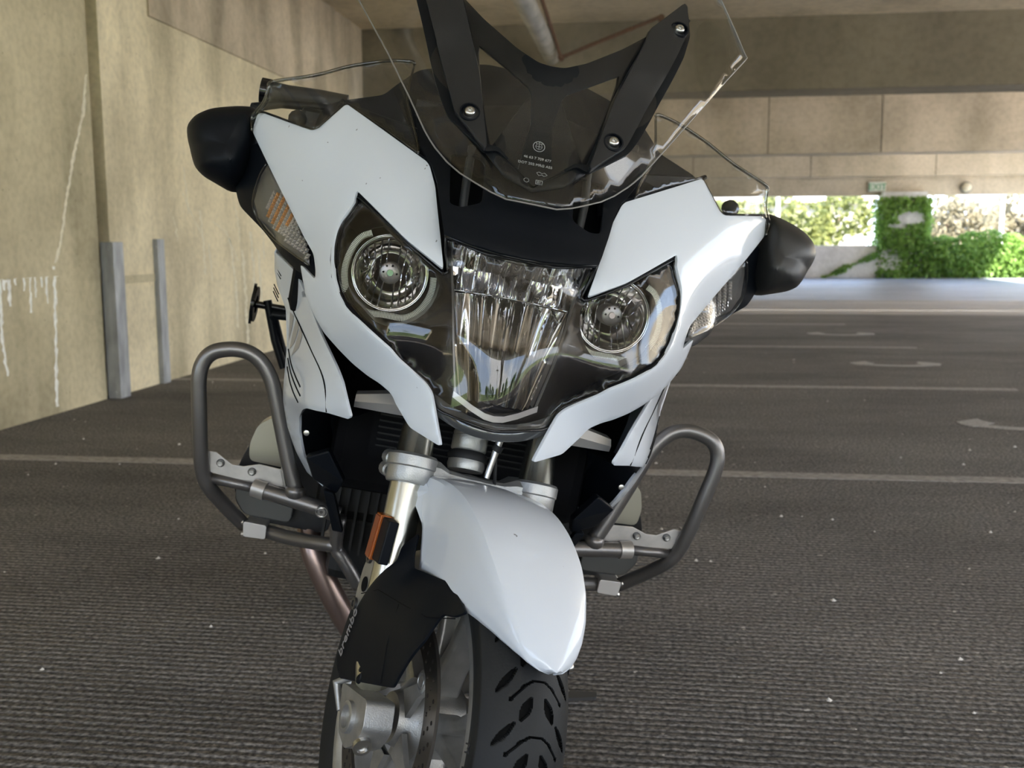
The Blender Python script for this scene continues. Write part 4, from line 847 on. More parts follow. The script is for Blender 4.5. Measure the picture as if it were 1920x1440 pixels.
for s in (-1,1):
    pad=shell('bracket_pad',D['bracket']['pad'],FB,mat('pad_black',(.016,.017,.019),.33,bump=.25,bscale=900),br,thick=.010,grid=.010,mir=s,off=lambda x,z:-.010,bevel=.003,rnd=.010)
    for bp in D['bolts']:
        p=Vector((s*bp[0],FB(bp[0],bp[2])-.013,bp[2])); ax=Vector((0,-1,.55)).normalized()
        G().lathe([(-.006,.0135),(.0005,.0135),(.001,.0115),(-.004,.0105),(-.005,0)],p,ax,20).obj('bolt_cup',BLACK,br)
        G().lathe([(0,0),(.0005,.0028),(.004,.0030),(.0040,.0050),(.002,.0070),(-.003,.0074)],p,ax,20).obj('dome_bolt',BOLT,br,60)
# etched approval marks on the screen glass
def on_screen(x,z,ang=0):
    y=FS(x,z)-.0078; n=Vector((-(FS(x+.002,z)-FS(x-.002,z))/.004,1,-(FS(x,z+.002)-FS(x,z-.002))/.004)).normalized()
    zx=Vector((1,(FS(x+.002,z)-FS(x-.002,z))/.004,0)).normalized(); up=zx.cross(n)*-1
    if up.z<0: up=-up
    Mx=Matrix((zx,up,zx.cross(up))).transposed().to_4x4(); Mx.translation=Vector((x,y,z)); return Mx
text_mesh('approval_text','46 63 7 709 677',.0055,ETCH,screen,on_screen(0,1.078))
text_mesh('approval_text','DOT 202 MRG AS5',.0055,ETCH,screen,on_screen(-.002,1.0695))
text_mesh('approval_text','E1',.005,ETCH,screen,on_screen(.0055,1.047))
mk=on_screen(0,1.0945); g=G()
def ring(g,r0,r1,c=(0,0)): 
    V=[];n=32
    for i in range(n): a=2*math.pi*i/n; V+=[(c[0]+r0*math.cos(a),c[1]+r0*math.sin(a),0),(c[0]+r1*math.cos(a),c[1]+r1*math.sin(a),0)]
    g.add(V,[(2*i,2*i+1,(2*i+3)%(2*n),(2*i+2)%(2*n)) for i in range(n)])
ring(g,.0072,.0080); ring(g,.0040,.0045); g.add([(-.004,-.0003,0),(.004,-.0003,0),(.004,.0003,0),(-.004,.0003,0)],[(0,1,2,3)]); g.add([(-.0003,-.004,0),(.0003,-.004,0),(.0003,.004,0),(-.0003,.004,0)],[(0,1,2,3)])
g.obj('roundel_mark',ETCH,screen,None,mk)
for ch,a in (('B',130),('M',90),('W',50)):
    text_mesh('roundel_letter',ch,.0026,ETCH,screen,mk@Matrix.Translation((.0058*math.cos(math.radians(a)),.0058*math.sin(math.radians(a)),0)))
g=G(); 
for a,b,c,d in ((.003,-.0035,.012,-.0028),(.003,.0028,.012,.0035),(.003,-.0035,.0037,.0035),(.0113,-.0035,.012,.0035)): g.add([(a,b,0),(c,b,0),(c,d,0),(a,d,0)],[(0,1,2,3)])
ring(g,.0030,.0035,(-.009,0)); g.obj('approval_box',ETCH,screen,None,on_screen(-.002,1.047))
g=G(); V=[(0,.001,0),(.003,.003,0),(.007,.001,0),(.010,.003,0),(.014,0,0),(.010,-.003,0),(.007,-.001,0),(.003,-.003,0)]; g.tube(V,.0003,5,closed=True); g.obj('approval_mark',ETCH,screen,None,on_screen(.001,1.0585))
# ---------------------------------------------------------------- bars, grip
g=G(); gp=[Vector(flip(v,-1)) for v in D['grip']]
g.tube([gp[0]+Vector((-.0,0,0)),gp[0].lerp(gp[1],.35)],.0225,24); g.obj('bar_end_weight',GLOSSB,moto,40)
g=G(); g.tube([gp[0].lerp(gp[1],.3),gp[1],gp[2],gp[3]],[.019,.0185,.018,.02],20); g.obj('hand_grip',RUBS,moto,50)
g=G(); q0=Vector(D['grip2'][0]); g.tube([gp[0]+Vector((-.0,-.05,-.035)),gp[1]+Vector((0,-.06,-.022)),gp[2]+Vector((.0,-.07,-.02)),gp[3]+Vector((.03,-.05,-.01))],[.008,.007,.008,.012],10); g.obj('brake_lever',SATIN,moto,60)
g=G(); g.lathe([(0,0),(0,.012),(.02,.012),(.02,0)],gp[0]+Vector((-.004,-.05,-.04)),(1,0,0),14); g.obj('lever_ball',RUBS,moto,60)
g=G(); g.box((-.36,.42,1.05),(-.28,.50,1.13)); g.tube([(-.30,.46,1.11),(-.2,.5,1.10),(-.1,.52,1.05)],.016,12); g.obj('switch_housing',SATIN,moto,None,bevel=.008)
g=G(); g.tube([(.38,.74,.98),(.33,.70,1.0),(.2,.6,1.02),(.05,.56,1.04)],.017,14); g.obj('hand_grip',RUBS,moto,60)
# ---------------------------------------------------------------- crash bars
def Pm(l,s): return [Vector(flip(p,s)) for p in l]
for s,sd in SIDE:
    cb=G().tube(smooth_line(Pm(D['bar'],s),5),.0127,16).obj('crash_bar',TUBE,moto,180); lab(cb,'grey tubular crash bar loop on the '+sd)
    G().tube(smooth_line(Pm(D['bar2'],s),4),.0125,14).obj('crash_bar_tube',TUBE,cb,180)
    G().tube(smooth_line(Pm(D['bar3'],s),4),.0115,14).obj('crash_bar_tube',TUBE,cb,180)
    G().tube(Pm(D['pipe_big'],s),.0135,16).obj('cross_tube',TUBE,cb,180)
    G().tube(Pm(D['pipe_thin'],s),.0085,12).obj('cross_tube',TUBE,cb,180)
    a,b=Pm(D['pipe_big'],s)[:2]; G().lathe([(0,.009),(0,.0155),(.022,.0155),(.022,.009)],a.lerp(b,.0),(b-a),20).obj('tube_collar',BRK,cb)
    PL=Pm(D['plate'],s); pl=G().prism(PL,(0,.004,0)).obj('bracket_plate',BRK,cb,None,bevel=.001)
    # folded ears of the plate
    g=G(); 
    for i,j in ((0,10),(6,7)): g.add([PL[i],PL[j],PL[j]+Vector((0,.03,0)),PL[i]+Vector((0,.03,0)),PL[i]+Vector((s*.004,0,0)),PL[j]+Vector((s*.004,0,0)),PL[j]+Vector((s*.004,.03,0)),PL[i]+Vector((s*.004,.03,0))],[(0,1,2,3),(4,7,6,5),(0,4,5,1),(1,5,6,2),(2,6,7,3),(3,7,4,0)])
    g.obj('plate_ear',BRK,pl,None)
    for p in Pm(D['platebolts'],s):
        hb=G().lathe([(-.002,.0068),(.0028,.0068),(.0034,.0060),(.0034,0)],p+Vector((0,.004,0)),(0,-1,0),18).obj('bolt_washer',mat('dark_bolt',(.1,.1,.1),.35,.8),pl)
        G().lathe([(.0,.0052),(.0065,.0052),(.0070,.0046),(.0070,.0030),(.0045,.0028),(.0045,0)],p+Vector((0,.0015,0)),(0,-1,0),6).obj('hex_nut',BOLT,pl)
    SP=Pm(D['small'],s); o=G().prism(round_poly(SP,.004,2),(0,.045,0)).obj('end_plate',mat('end_plate_steel',(.58,.56,.54),.38,.6),cb,None,bevel=.001)
    g=G()
    for p in (SP[0],SP[3]): g.lathe([(0,0),(0,.005),(.004,.004),(.005,0)],p+Vector((-s*.0,.004,-.003 if p is SP[0] else .003)),(s,0,0),8)
    g.obj('weld_tab',BOLT,o)
    pb=Vector(flip(D['pipe_big'][3],s)).lerp(Vector(flip(D['pipe_big'][2],s)),.62)
    g=G(); g.lathe([(0,.0100),(.0145,.0100),(.0145,.0085),(.012,.0085),(.012,.0065),(.0155,.0065),(.0155,.003),(.012,.003),(.012,0)],pb,(0,-1,-.1),20); g.obj('clamp_bolt',BOLT,cb,30)
    j=Vector(flip(D['bar'][0],s)); G().lathe([(-.014,.0127),(-.010,.016),(-.002,.0175),(.002,.0165),(.006,.0127)],j,(0,0,1),18).obj('weld_collar',TUBE,cb,60)
    j=Vector(flip(D['bar'][13],s)); G().lathe([(-.016,0),(-.014,.008),(-.004,.0125),(.008,.0125)],Vector(flip(D['pipe_thin'][0],s)),Vector(flip(D['pipe_thin'][0],s))-Vector(flip(D['pipe_thin'][1],s)),14).obj('weld_collar',TUBE,cb,60)
# ---------------------------------------------------------------- engine, cylinders, radiator core
eng=G().box((-.19,.42,.33),(.19,.80,.46)).box((-.225,.385,.45),(.225,.80,.56)).obj('engine_block',mat('engine_grey',(.016,.016,.016),.5,.4),moto,None,bevel=.02)
for s in (-1,1):
    for k in range(9): x=.07+.0165*k; G().box((s*x-.0022,.365,.40),(s*x+.0022,.40,.55)).obj('cooling_fin',mat('fin_grey',(.018,.018,.018),.45,.5),eng,None)
for s,sd in SIDE:
    M_=[(.36,.02),(.345,.045)]
    cyl=G(); cyl.prism(round_poly([Vector((s*.195,.46,.40)),Vector((s*.335,.46,.405)),Vector((s*.372,.46,.445)),Vector((s*.372,.46,.50)),Vector((s*.345,.46,.575)),Vector((s*.30,.46,.60)),Vector((s*.195,.46,.60))],.02,3),(0,.17,0)); c=cyl.obj('cylinder_head',mat('cylinder_black',(.02,.02,.021),.4,.3),moto,None,bevel=.012)
    g=G(); g.prism(round_poly([Vector((s*.285,.44,.512)),Vector((s*.352,.44,.515)),Vector((s*.356,.44,.545)),Vector((s*.347,.44,.580)),Vector((s*.318,.44,.602)),Vector((s*.285,.44,.600))],.010,3),(0,.05,0)); g.obj('head_cover',BEIGE,c,None,bevel=.010,seg=3)
    g=G(); g.prism(round_poly([Vector((s*.262,.43,.418)),Vector((s*.345,.43,.42)),Vector((s*.366,.43,.447)),Vector((s*.363,.43,.475)),Vector((s*.262,.43,.47))],.010,2),(0,.04,0)); g.obj('lower_cover',mat('lower_cover_grey',(.085,.085,.08),.4,.4),c,None,bevel=.006)
    g=G(); g.lathe([(0,0),(0,.007),(.006,.007),(.008,.004),(.008,0)],(s*.325,.47,.617),(0,-1,0),12); g.obj('cover_bolt',BOLT,c)
rad=G(); rad.box((-.15,.24,.60),(.15,.27,.90)); rad.obj('radiator_core',VOID,moto,None)
g=G(); g.box((-.30,.36,.56),(.30,.9,.86)); g.box((-.26,.36,.86),(.26,.9,1.02)); g.box((-.31,.22,.80),(-.05,.36,.98)); g.box((.05,.22,.80),(.31,.36,.98)); g.box((-.21,.28,.53),(.21,.36,.80)); g.obj('frame_cover',VOID,moto,None,bevel=.02)
for k in range(26):
    z=.62+.010*k; G().box((-.14,.236,z),(.14,.24,z+.003)).obj('radiator_fin',mat('radiator_fin',(.008,.008,.008),.6,.2),moto,None)
# tank, seat, rear: simple but solid so a side view closes
def blob(name,secs,m,parent):
    V=[];F=[];n=16
    for (y,z,w_,h_) in secs:
        for k in range(n): a=2*math.pi*k/n; V.append((math.copysign(abs(math.cos(a))**.75,math.cos(a))*w_,y,z+math.copysign(abs(math.sin(a))**.75,math.sin(a))*h_))
    for j in range(len(secs)-1):
        for k in range(n): F.append((j*n+k,j*n+(k+1)%n,(j+1)*n+(k+1)%n,(j+1)*n+k))
    F+=[tuple(range(n))[::-1],tuple((len(secs)-1)*n+k for k in range(n))]
    return G().add(V,F).obj(name,m,parent,60)
blob('fuel_tank',[(.48,1.0,.12,.06),(.60,1.0,.17,.10),(.80,.97,.17,.11),(.98,.90,.11,.09)],WHITE,moto)
blob('seat',[(.92,.84,.12,.05),(1.1,.82,.17,.05),(1.35,.86,.17,.06),(1.65,.92,.14,.05)],RUBS,moto)
blob('tail_unit',[(1.2,.78,.14,.07),(1.5,.82,.14,.08),(1.85,.88,.08,.06)],WHITE,moto)
rw=empty('rear_wheel',(0,1.49,.30),parent=moto)
G().lathe([(-.09,.235),(-.092,.27),(-.07,.305),(-.035,.322),(0,.327),(.035,.322),(.07,.305),(.092,.27),(.09,.235)],(0,0,0),(1,0,0),64,close=True).obj('tyre',RUB,rw,180)
G().lathe([(-.08,.235),(-.06,.215),(0,.2),(.06,.215),(.08,.235),(.06,.205),(-.06,.205)],(0,0,0),(1,0,0),48,close=True).obj('rim',ALU,rw,60)
g=G()
for k in range(5):
    a=2*math.pi*k/5; R_=Matrix.Rotation(a,3,'X'); g.box((-.02,-.02,.03),(.02,.02,.21),R_,(0,0,0))
g.lathe([(-.05,0),(-.05,.06),(.05,.06),(.05,0)],(0,0,0),(1,0,0),24); g.obj('spokes',ALU,rw,None)
G().tube([(-.08,.85,.35),(-.07,1.2,.32),(-.05,1.49,.30)],.04,12).obj('swing_arm',ALU,moto)
# exhaust header (motorcycle's right)
G().tube(smooth_line([Vector(p) for p in D['exhaust']],5),.0225,20).obj('exhaust_header',EXH,moto,180)
G().tube(smooth_line([(.2266,.33,.45),(.20,.32,.40),(.17,.32,.33),(.12,.36,.27),(.05,.42,.20)],5),.0195,20).obj('exhaust_header',EXH,moto,180)
G().tube([(-.10,.9,.22),(-.2,1.1,.27),(-.22,1.5,.33),(-.22,1.8,.37)],[.03,.05,.055,.05],20).obj('silencer',CHROME,moto,60)
# side stand and foot rests
g=G(); g.tube([(.13,.76,.28),(.24,.70,.17),(.338,.655,.088)],[.013,.012,.009],12); g.prism(round_poly([Vector((.325,.635,.078)),Vector((.398,.635,.092)),Vector((.402,.66,.093)),Vector((.325,.675,.078))],.008,3),(0,0,.007)); g.obj('side_stand',mat('stand_grey',(.06,.06,.06),.4,.3),moto,40)
g=G(); g.box((.17,.62,.16),(.28,.65,.18)); g.obj('foot_rest',RUBS,moto,None,bevel=.004)
G().tube([(.16,.60,.21),(.24,.565,.195),(.305,.55,.186)],.006,8).obj('gear_lever',SATIN,moto)
G().lathe([(0,0),(.002,.007),(.008,.0095),(.014,.007),(.016,0)],(.302,.55,.186),(1,0,0),14).obj('gear_peg',BOLT,moto,60)
# pannier mounts seen behind the fairing
for s in (-1,1):
    a,b=D['rack'][0],D['rack'][1]; c,d=D['rack'][2],D['rack'][3]
    g=G(); cm=(Vector(flip(a,s))+Vector(flip(b,s)))/2; g.lathe([(-.005,0),(-.003,.046),(.003,.046),(.005,0)],cm,(1,.12,0),28); g.lathe([(.0,.040),(.008,.040),(.008,.02)],cm,(-s,0,0),28); g.tube([cm,Vector((s*.16,1.02,cm.z))],.008,10).obj('rear_foot_peg_plate',GLOSSB,moto,40)
    g=G(); A,B=Vector(flip(c,s)),Vector(flip(d,s)); g.tube([A+Vector((s*.015,0,.03)),A.lerp(B,.5)+Vector((s*.006,0,0)),B],.0095,12); g.tube([A,B+Vector((0,.03,0))],.012,12); g.tube([A,Vector((s*.16,1.0,A.z+.02))],.010,12); g.obj('passenger_bar',SATIN,moto,60)
# ---------------------------------------------------------------- front end (steered)
def fobj(g,name,m,parent=None,smooth=35,**k):
    return g.obj(name,m,parent or moto,smooth,mtx=FM if parent is None else None,**k)
fl=[Vector(p) for p in D['forkL']]
top_=fl[0]+(fl[0]-fl[1]).normalized()*.075; d_=(fl[3]-fl[0]).normalized()
for s in (-1,1):
    F_=lambda v:Vector((s*abs(v.x),v.y,v.z)); T_=F_(top_); 
    body=[F_(fl[0])+Vector((0,0,-.01)),F_(fl[1]),F_(fl[2]),F_(fl[3]),Vector((s*.105,-.022,.055))]
    dy=0 if s<0 else 0
    G_=fobj(G().tube(body,.0252,32),'fork_tube',RAW,None,60)
    up_=F_(fl[0]); ax=(T_-up_).normalized()
    fobj(G().lathe([(-.005,.027),(.004,.0275),(.006,.0265),(.05,.0240),(.12,.0232)],up_,ax,32),'fork_upper_tube',RAW,G_,40)
    g=G()
    g.lathe([(-.030,.0260),(-.030,.0315),(-.026,.0335),(-.008,.0338),(-.006,.0355),(.008,.0360),(.012,.033),(.012,.027)],up_,ax,36)
    cl=fobj(g,'fork_clamp',ALU,None,30)
    g=G()
    for zz in (-.018,-.001): g.box((-.006,-.02,zz-.008),(.006,.02,zz+.008)) if False else g.lathe([(-.008,.011),(.010,.011),(.012,.009),(.012,0)],up_+Vector((s*.026,.020,zz)),(0,-1,0),14)
    fobj(g,'clamp_lug',ALU,cl,30)
    g=G()
    for zz in (-.018,-.001): g.lathe([(.012,.0085),(.018,.0085),(.018,.005),(.014,.005),(.014,0)],up_+Vector((s*.026,.020,zz)),(0,-1,0),12)
    fobj(g,'clamp_bolt',mat('dark_bolt',(.10,.10,.10),.35,.8),cl,30)
# fork bridge
u0=Vector((-.1,fl[0].y,fl[0].z)); g=G()
V=[];secs=[(-.083,.022,.021),(-.062,.019,.019),(-.045,.012,.010),(-.015,.012,.008),(0,.014,.009),(.015,.012,.008),(.045,.012,.010),(.062,.019,.019),(.083,.022,.021)]
for x,wy,hz in secs:
    c=Vector((x,u0.y,u0.z-.008)); V+=[c+Vector((0,-wy,-hz*.8)),c+Vector((0,-wy,hz*.6)),c+Vector((0,-wy*.6,hz)),c+Vector((0,wy,hz)),c+Vector((0,wy,-hz))]
F=[(j*5+i,j*5+(i+1)%5,(j+1)*5+(i+1)%5,(j+1)*5+i) for j in range(len(secs)-1) for i in range(5)]
g.add(V,F); fobj(g,'fork_bridge',ALU,None,25)
# ball joint and steering damper between the tubes
c=Vector((-.012,u0.y+.012,u0.z)); ax=Vector((0,.25,1)).normalized()
fobj(G().lathe([(.005,.0),(.005,.026),(.012,.028),(.020,.027)],c,ax,28),'ball_joint',ALU,None,40)
fobj(G().lathe([(.018,.022),(.020,.029),(.027,.030),(.033,.025)],c,ax,28),'rubber_boot',RUBS,None,60)
fobj(G().lathe([(.033,.024),(.036,.0265),(.055,.0265),(.056,.0255),(.060,.0265),(.066,.024),(.067,.012)],c,ax,28),'joint_cup',ALU,None,40)
fobj(G().lathe([(.066,.020),(.12,.019),(.13,0)],c,ax,24),'joint_stem',VOID,None,60)
fobj(G().tube([c+Vector((.022,-.030,.005)),c+Vector((.025,-.030,.045)),c+Vector((.030,-.03,.095))],[.0045,.005,.0055],10),'brake_line_fitting',BOLT,None,60)
fobj(G().tube([c+Vector((.026,-.028,.046)),c+Vector((.028,-.03,.055))],.0075,10),'brake_line_sleeve',RUBS,None,60)
fobj(G().tube(smooth_line([c+Vector((.026,-.024,.05)),c+Vector((.034,-.025,.02)),c+Vector((.044,-.02,-.01))],4),.0028,8),'brake_line',RUBS,None,60)
# amber side reflector on the right tube
am=fobj(G().box((-.134,.008,.202),(-.119,.038,.262)),'side_reflector_base',BLACK,None,None,bevel=.002)
fobj(G().box((-.1375,.036,.200),(-.121,.055,.264)),'amber_reflector',AMB,am,None,bevel=.0015)
fobj(G().box((-.1390,.0375,.203),(-.1375,.0535,.261)),'reflector_face',AMB2,am,None)
fobj(G().box((.119,.008,.202),(.134,.05,.262)),'side_reflector_base',BLACK,None,None,bevel=.002)
# brake calipers behind the tubes
for s in (-1,1):
    g=G(); P=[(.088,.235),(.105,.20),(.118,.17),(.118,.13),(.105,.10),(.085,.105),(.075,.15),(.062,.19)]
    g.prism(round_poly([Vector((s*.112,a,b)) for a,b in P],.006,2),(-s*.030,0,0)); cp=fobj(g,'brake_caliper',ALU,None,None,bevel=.003)
    g=G()
    for a,b in ((.098,.190),(.108,.118)): g.lathe([(0,.0),(0,.009),(.004,.009),(.004,.005),(.002,.005),(.002,0)],(s*.112,a,b),(s,0,0),14)
    fobj(g,'caliper_bolt',mat('dark_bolt',(.1,.1,.1)),cp,30)
    fobj(G().lathe([(0,0),(0,.011),(.0008,.011),(.0008,0)],(s*.1125,.092,.152),(s,0,0),18),'caliper_hole',VOID,cp)
# ---- mudguard
def rlow(ph): return float(np.interp(ph,[-12,-10,-2,4,22.7,37,44,50,54,57.5],[.322,.297,.266,.211,.227,.252,.277,.300,.316,.327]))
def hw(ph): return float(np.interp(ph,[-12,4,20,30,38,45,50,53,55.5,57,57.6],[.090,.084,.082,.079,.072,.062,.051,.041,.029,.017,.004]))
def fend(ph,u):
    """u in -1..1 across, ph in degrees"""
    a=abs(u); w=hw(ph); rl=rlow(ph); rc=.3385
    if a<=.62:
        t=a/.62; x=w*.90*t; r=rc-(.0065+.0055*min(1,max(0,(ph-12)/30)))*t**2.4
    else:
        t=(a-.62)/.38; x=w*(.90+.10*math.sin(min(1,t*1.6)*math.pi/2)); d0=.0068+.0055*min(1,max(0,(ph-12)/30)); r=rc-d0-(rc-d0-rl)*t
        r=min(r,rc-d0)
    ph_=math.radians(ph); return Vector((math.copysign(x,u),-r*math.sin(ph_),r*math.cos(ph_)))
V=[];F=[];PH=list(np.linspace(-11,40,28))+list(np.linspace(41.5,57.6,30)); US=np.linspace(-1,1,45)
for ph in PH:
    for u in US:
        p_=fend(ph,u)
        if ph<-8 and abs(u)<.62: p_=fend(-8+(ph+8)*(.3+.7*abs(u)/.62),u)
        V.append(p_)
n=len(US)
for j in range(len(PH)-1):
    for i in range(n-1): F.append((j*n+i,j*n+i+1,(j+1)*n+i+1,(j+1)*n+i))
me=tomesh('front_mudguard',V,F); mg=link('front_mudguard',me,WHITE,moto,180,FM)
bm=bmesh.new(); bm.from_mesh(me)
if sum(f.normal.dot(f.calc_center_median())*f.calc_area() for f in bm.faces)<0: bmesh.ops.reverse_faces(bm,faces=bm.faces)
bm.to_mesh(me); bm.free()
me.set_sharp_from_angle(angle=math.radians(28))
sdf=mg.modifiers.new('s','SOLIDIFY'); sdf.thickness=.003; sdf.offset=-1
# folded wing at the upper rear corner of the guard
for s in (-1,1):
    P=[Vector((s*.086,.045,.3215)),Vector((s*.098,.055,.300)),Vector((s*.0935,.052,.292)),Vector((s*.086,.010,.265)),Vector((s*.084,-.004,.235)),Vector((s*.0835,-.02,.262)),Vector((s*.0835,.02,.312))]
    fobj(G().prism(P,(-s*.004,0,0)),'mudguard_wing',WHITE,mg,None,bevel=.001)
# ---- black lower guard over the caliper
cov=[(.0079,.2547),(-.0259,.2131),(-.11,.222),(-.1739,.2045),(-.1600,.1935),(-.1359,.1877),(-.1425,.1534),(-.1192,.0816),(.0463,.0282),(.0716,.0426),(.0521,.1192),(.050,.127),(-.0026,.2136),(.0137,.2314)]
FCv=TPS([(.088,.0,.25),(.084,-.03,.215),(.078,-.17,.205),(.086,-.136,.188),(.108,-.1425,.153),(.119,-.119,.082),(.127,.046,.028),(.131,.07,.043),(.130,.052,.119),(.121,-.003,.213),(.104,.0137,.231),(.126,-.05,.12),(.105,-.10,.18),(.100,-.05,.205)],ax=0,lam=1e-3)
for s in (-1,1):
    o=shell('lower_guard',[(0,a,b) for a,b in cov],FCv,BLACK,moto,thick=.004,grid=.009,mir=s,mtx=FM,bevel=.0015,rnd=.005,offset=-1)
    g=G(); g.lathe([(0,.0),(.0025,.006),(.0015,.0105),(-.001,.0115)],(s*.1265,-.018,.058),(s,0,0),20); fobj(g,'guard_plug',SATIN,o,60)
    # moulded step lines
    g=G(); g.tube([(s*(FCv(a,b)+.0006),a,b) for a,b in ((-.165,.192),(-.12,.176),(-.06,.172),(.0,.170),(.045,.150))],.0007,6); g.tube([(s*(FCv(a,b)+.0006),a,b) for a,b in ((-.055,.170),(-.075,.12),(-.09,.075))],.0007,6); fobj(g,'moulded_line',VOID,o)
    if s<0:
        # wording along the rear edge, running up the guard
        a0=Vector((.056,.052)); a1=Vector((.040,.135)); ctr=(a0+a1)/2; dv=(a1-a0).normalized(); xx=FCv(ctr.x,ctr.y)+.0012
        X_=Vector((0,dv.x,dv.y)); Z_=Vector((-1,0,0)); Y_=Z_.cross(X_); Mx=Matrix((X_,Y_,Z_)).transposed().to_4x4(); Mx.translation=Vector((-xx-.002,ctr.x+.002,ctr.y))
        text_mesh('side_lettering','brembo',.023,mat('letter_grey',(.26,.25,.25),.5),o,Mx,.0004)
# fork foot casting and axle
for s in (-1,1):
    g=G()
    g.prism(round_poly([Vector((s*.128,a,b)) for a,b in ((-.072,.045),(.028,.030),(.022,.012),(-.004,-.026),(-.040,-.034),(-.066,-.018),(-.085,.010))],.008,3),(-s*.040,0,0))
    ft=fobj(g,'fork_foot',ALU,None,40,bevel=.011,seg=4)
    fobj(G().lathe([(-.01,.021),(.006,.021),(.0075,.018),(.0070,.0150),(-.004,.0140),(-.004,0)],(s*.128,-.030,.005),(s,0,0),28),'axle_end',ALU,ft,40)
    fobj(G().lathe([(0,.0125),(.0065,.0125),(.0065,.0085),(.003,.0080),(.003,0)],(s*.120,-.0745,-.012),(0,-1,-.3),18),'pinch_bolt',BOLT,ft,40)
    fobj(G().tube([(s*.112,.030,.040),(s*.128,.052,.02),(s*.120,.03,-.01)],[.006,.006,.005],10),'sensor_bracket',ALU,ft,60)
# ---- wheel
fw=empty('front_wheel',parent=moto,mtx=FM)
# tyre with a grooved crown
prof=[(-.0525,.2330),(-.0565,.2440),(-.0600,.2560),(-.0602,.2660)]
NT=96; 
for i in range(NT+1):
    t=-1+2*i/NT; a=t*math.radians(56); R_=.0725; prof.append((R_*math.sin(a)*1.0,.2995-R_*(1-math.cos(a))*.98))
prof+= [(.0602,.2660),(.0600,.2560),(.0565,.2440),(.0525,.2330),(.050,.228),(-.050,.228)]
NA=1350; PER=12.0
def seg(px,py,ax_,ay,bx,by):
    dx,dy=bx-ax_,by-ay; L2=dx*dx+dy*dy; t=max(0,min(1,((px-ax_)*dx+(py-ay)*dy)/L2)); return math.hypot(px-ax_-t*dx,py-ay-t*dy),t
def groove(x,arc):
    """depth of tread groove: x across (m), arc length round (m)"""
    P=.0625; q=(P-arc)%P; best=0
    for k in (-1,0,1):
        y=q-k*P; ax_=abs(x)
        # thin chevron sipe across the crown
        for (a,b,c,d,w) in ((0,.010,.008,.0095,.0010),(.008,.0095,.018,.004,.0010),(.018,.004,.034,-.012,.0011)):
            dd,_=seg(ax_,y,a,b,c,d)
            if dd<w: best=max(best,1-(dd/w)**4*.3)
        # end dimple
        if math.hypot(ax_-.0345,y+.0125)<.0022: best=1
        # broad shoulder groove, leaf shaped
        dd,t=seg(ax_,y,.021,.028,.0095,.0525); w=.0058*math.sin(math.pi*min(1,max(0,t*.92+.06)))**.7
        if dd<w: best=max(best,1)
        dd,t=seg(ax_,y,.028,.024,.052,-.004); w=.0042*math.sin(math.pi*min(1,max(0,t*.94+.03)))**.8
        if dd<w: best=max(best,1)
    return best
prof=np.array(prof); m_=len(prof); V=np.zeros((NA*m_,3)); per=int(round(.0625/.2995/(2*math.pi)*NA)); 
arcs=np.arange(NA)*(2*math.pi/NA)*.2995; n_per=round(2*math.pi*.2995/.0625); Pn=2*math.pi*.2995/n_per
cache={}
step=NA//n_per if NA%n_per==0 else None
for k in range(NA):
    arc=(arcs[k]%Pn)*(.0625/Pn); key=round(arc,5)
    if key not in cache:
        col=np.zeros(m_)
        for i in range(4,4+NT+1):
            x=prof[i][0]; t=-1+2*(i-4)/NT; xa=.0725*t*math.radians(56)
            col[i]=groove(xa,arc)
        cache[key]=col
    rr_=prof[:,1]-cache[key]*.0048; a=2*math.pi*k/NA
    V[k*m_:(k+1)*m_,0]=prof[:,0]; V[k*m_:(k+1)*m_,1]=-rr_*math.sin(a); V[k*m_:(k+1)*m_,2]=rr_*math.cos(a)
F=[]
for k in range(NA):
    j=(k+1)%NA
    for i in range(m_): F.append((k*m_+i,j*m_+i,j*m_+(i+1)%m_,k*m_+(i+1)%m_))
me=bpy.data.meshes.new('tyre'); me.from_pydata(V.tolist(),[],F); me.update()
me.materials.append(RUB); me.materials.append(mat('groove_black',(.003,.003,.003),.8,spec=.1))
gk=[cache[round((arcs[k]%Pn)*(.0625/Pn),5)] for k in range(NA)]
idx=np.zeros(len(F),dtype=np.int32)
for k in range(NA):
    a=gk[k]; c_=gk[(k+1)%NA]; m4=(a>.3).astype(int)+(c_>.3)+(np.roll(a,-1)>.3)+(np.roll(c_,-1)>.3); idx[k*m_:(k+1)*m_]=(m4>=2)
me.polygons.foreach_set('material_index',idx)
ty=link('tyre',me,None,fw,180)
bm=bmesh.new(); bm.from_mesh(me); bmesh.ops.recalc_face_normals(bm,faces=bm.faces); bm.to_mesh(me); bm.free(); me.set_sharp_from_angle(angle=math.radians(50))
# raised sidewall lettering, letter by letter round the wall
for s in (-1,1):
    word='MICHELIN'
    for base in (75,195,315):
        for i,ch in enumerate(word):
            a=math.radians(base+i*5.2); 
            r_=.2470; c=Vector((s*.0588,-r_*math.sin(a),r_*math.cos(a))); Yv=Vector((0,-math.sin(a),math.cos(a))); Zv=Vector((s,0,.0)); Xv=Yv.cross(Zv)
            Mx=Matrix((Xv,Yv,Zv)).transposed().to_4x4(); Mx.translation=c
            if s<0 or True:
                if s<0 and base==75: text_mesh('tyre_letter',ch,.018,mat('tyre_letter',(.028,.028,.03),.45),fw,Mx,.0012)
G().lathe([(-.0515,.2315),(-.0490,.2330),(-.0455,.2300),(-.0440,.2215),(-.034,.2160),(-.02,.2070),(0,.2030),(.02,.2070),(.034,.2160),(.0440,.2215),(.0455,.2300),(.0490,.2330),(.0515,.2315),(.050,.2180),(.036,.2080),(.02,.1980),(0,.1940),(-.02,.1980),(-.036,.2080),(-.050,.2180)],(0,0,0),(1,0,0),96,close=True).obj('rim',ALU,fw,50)
ro=math.radians(8)
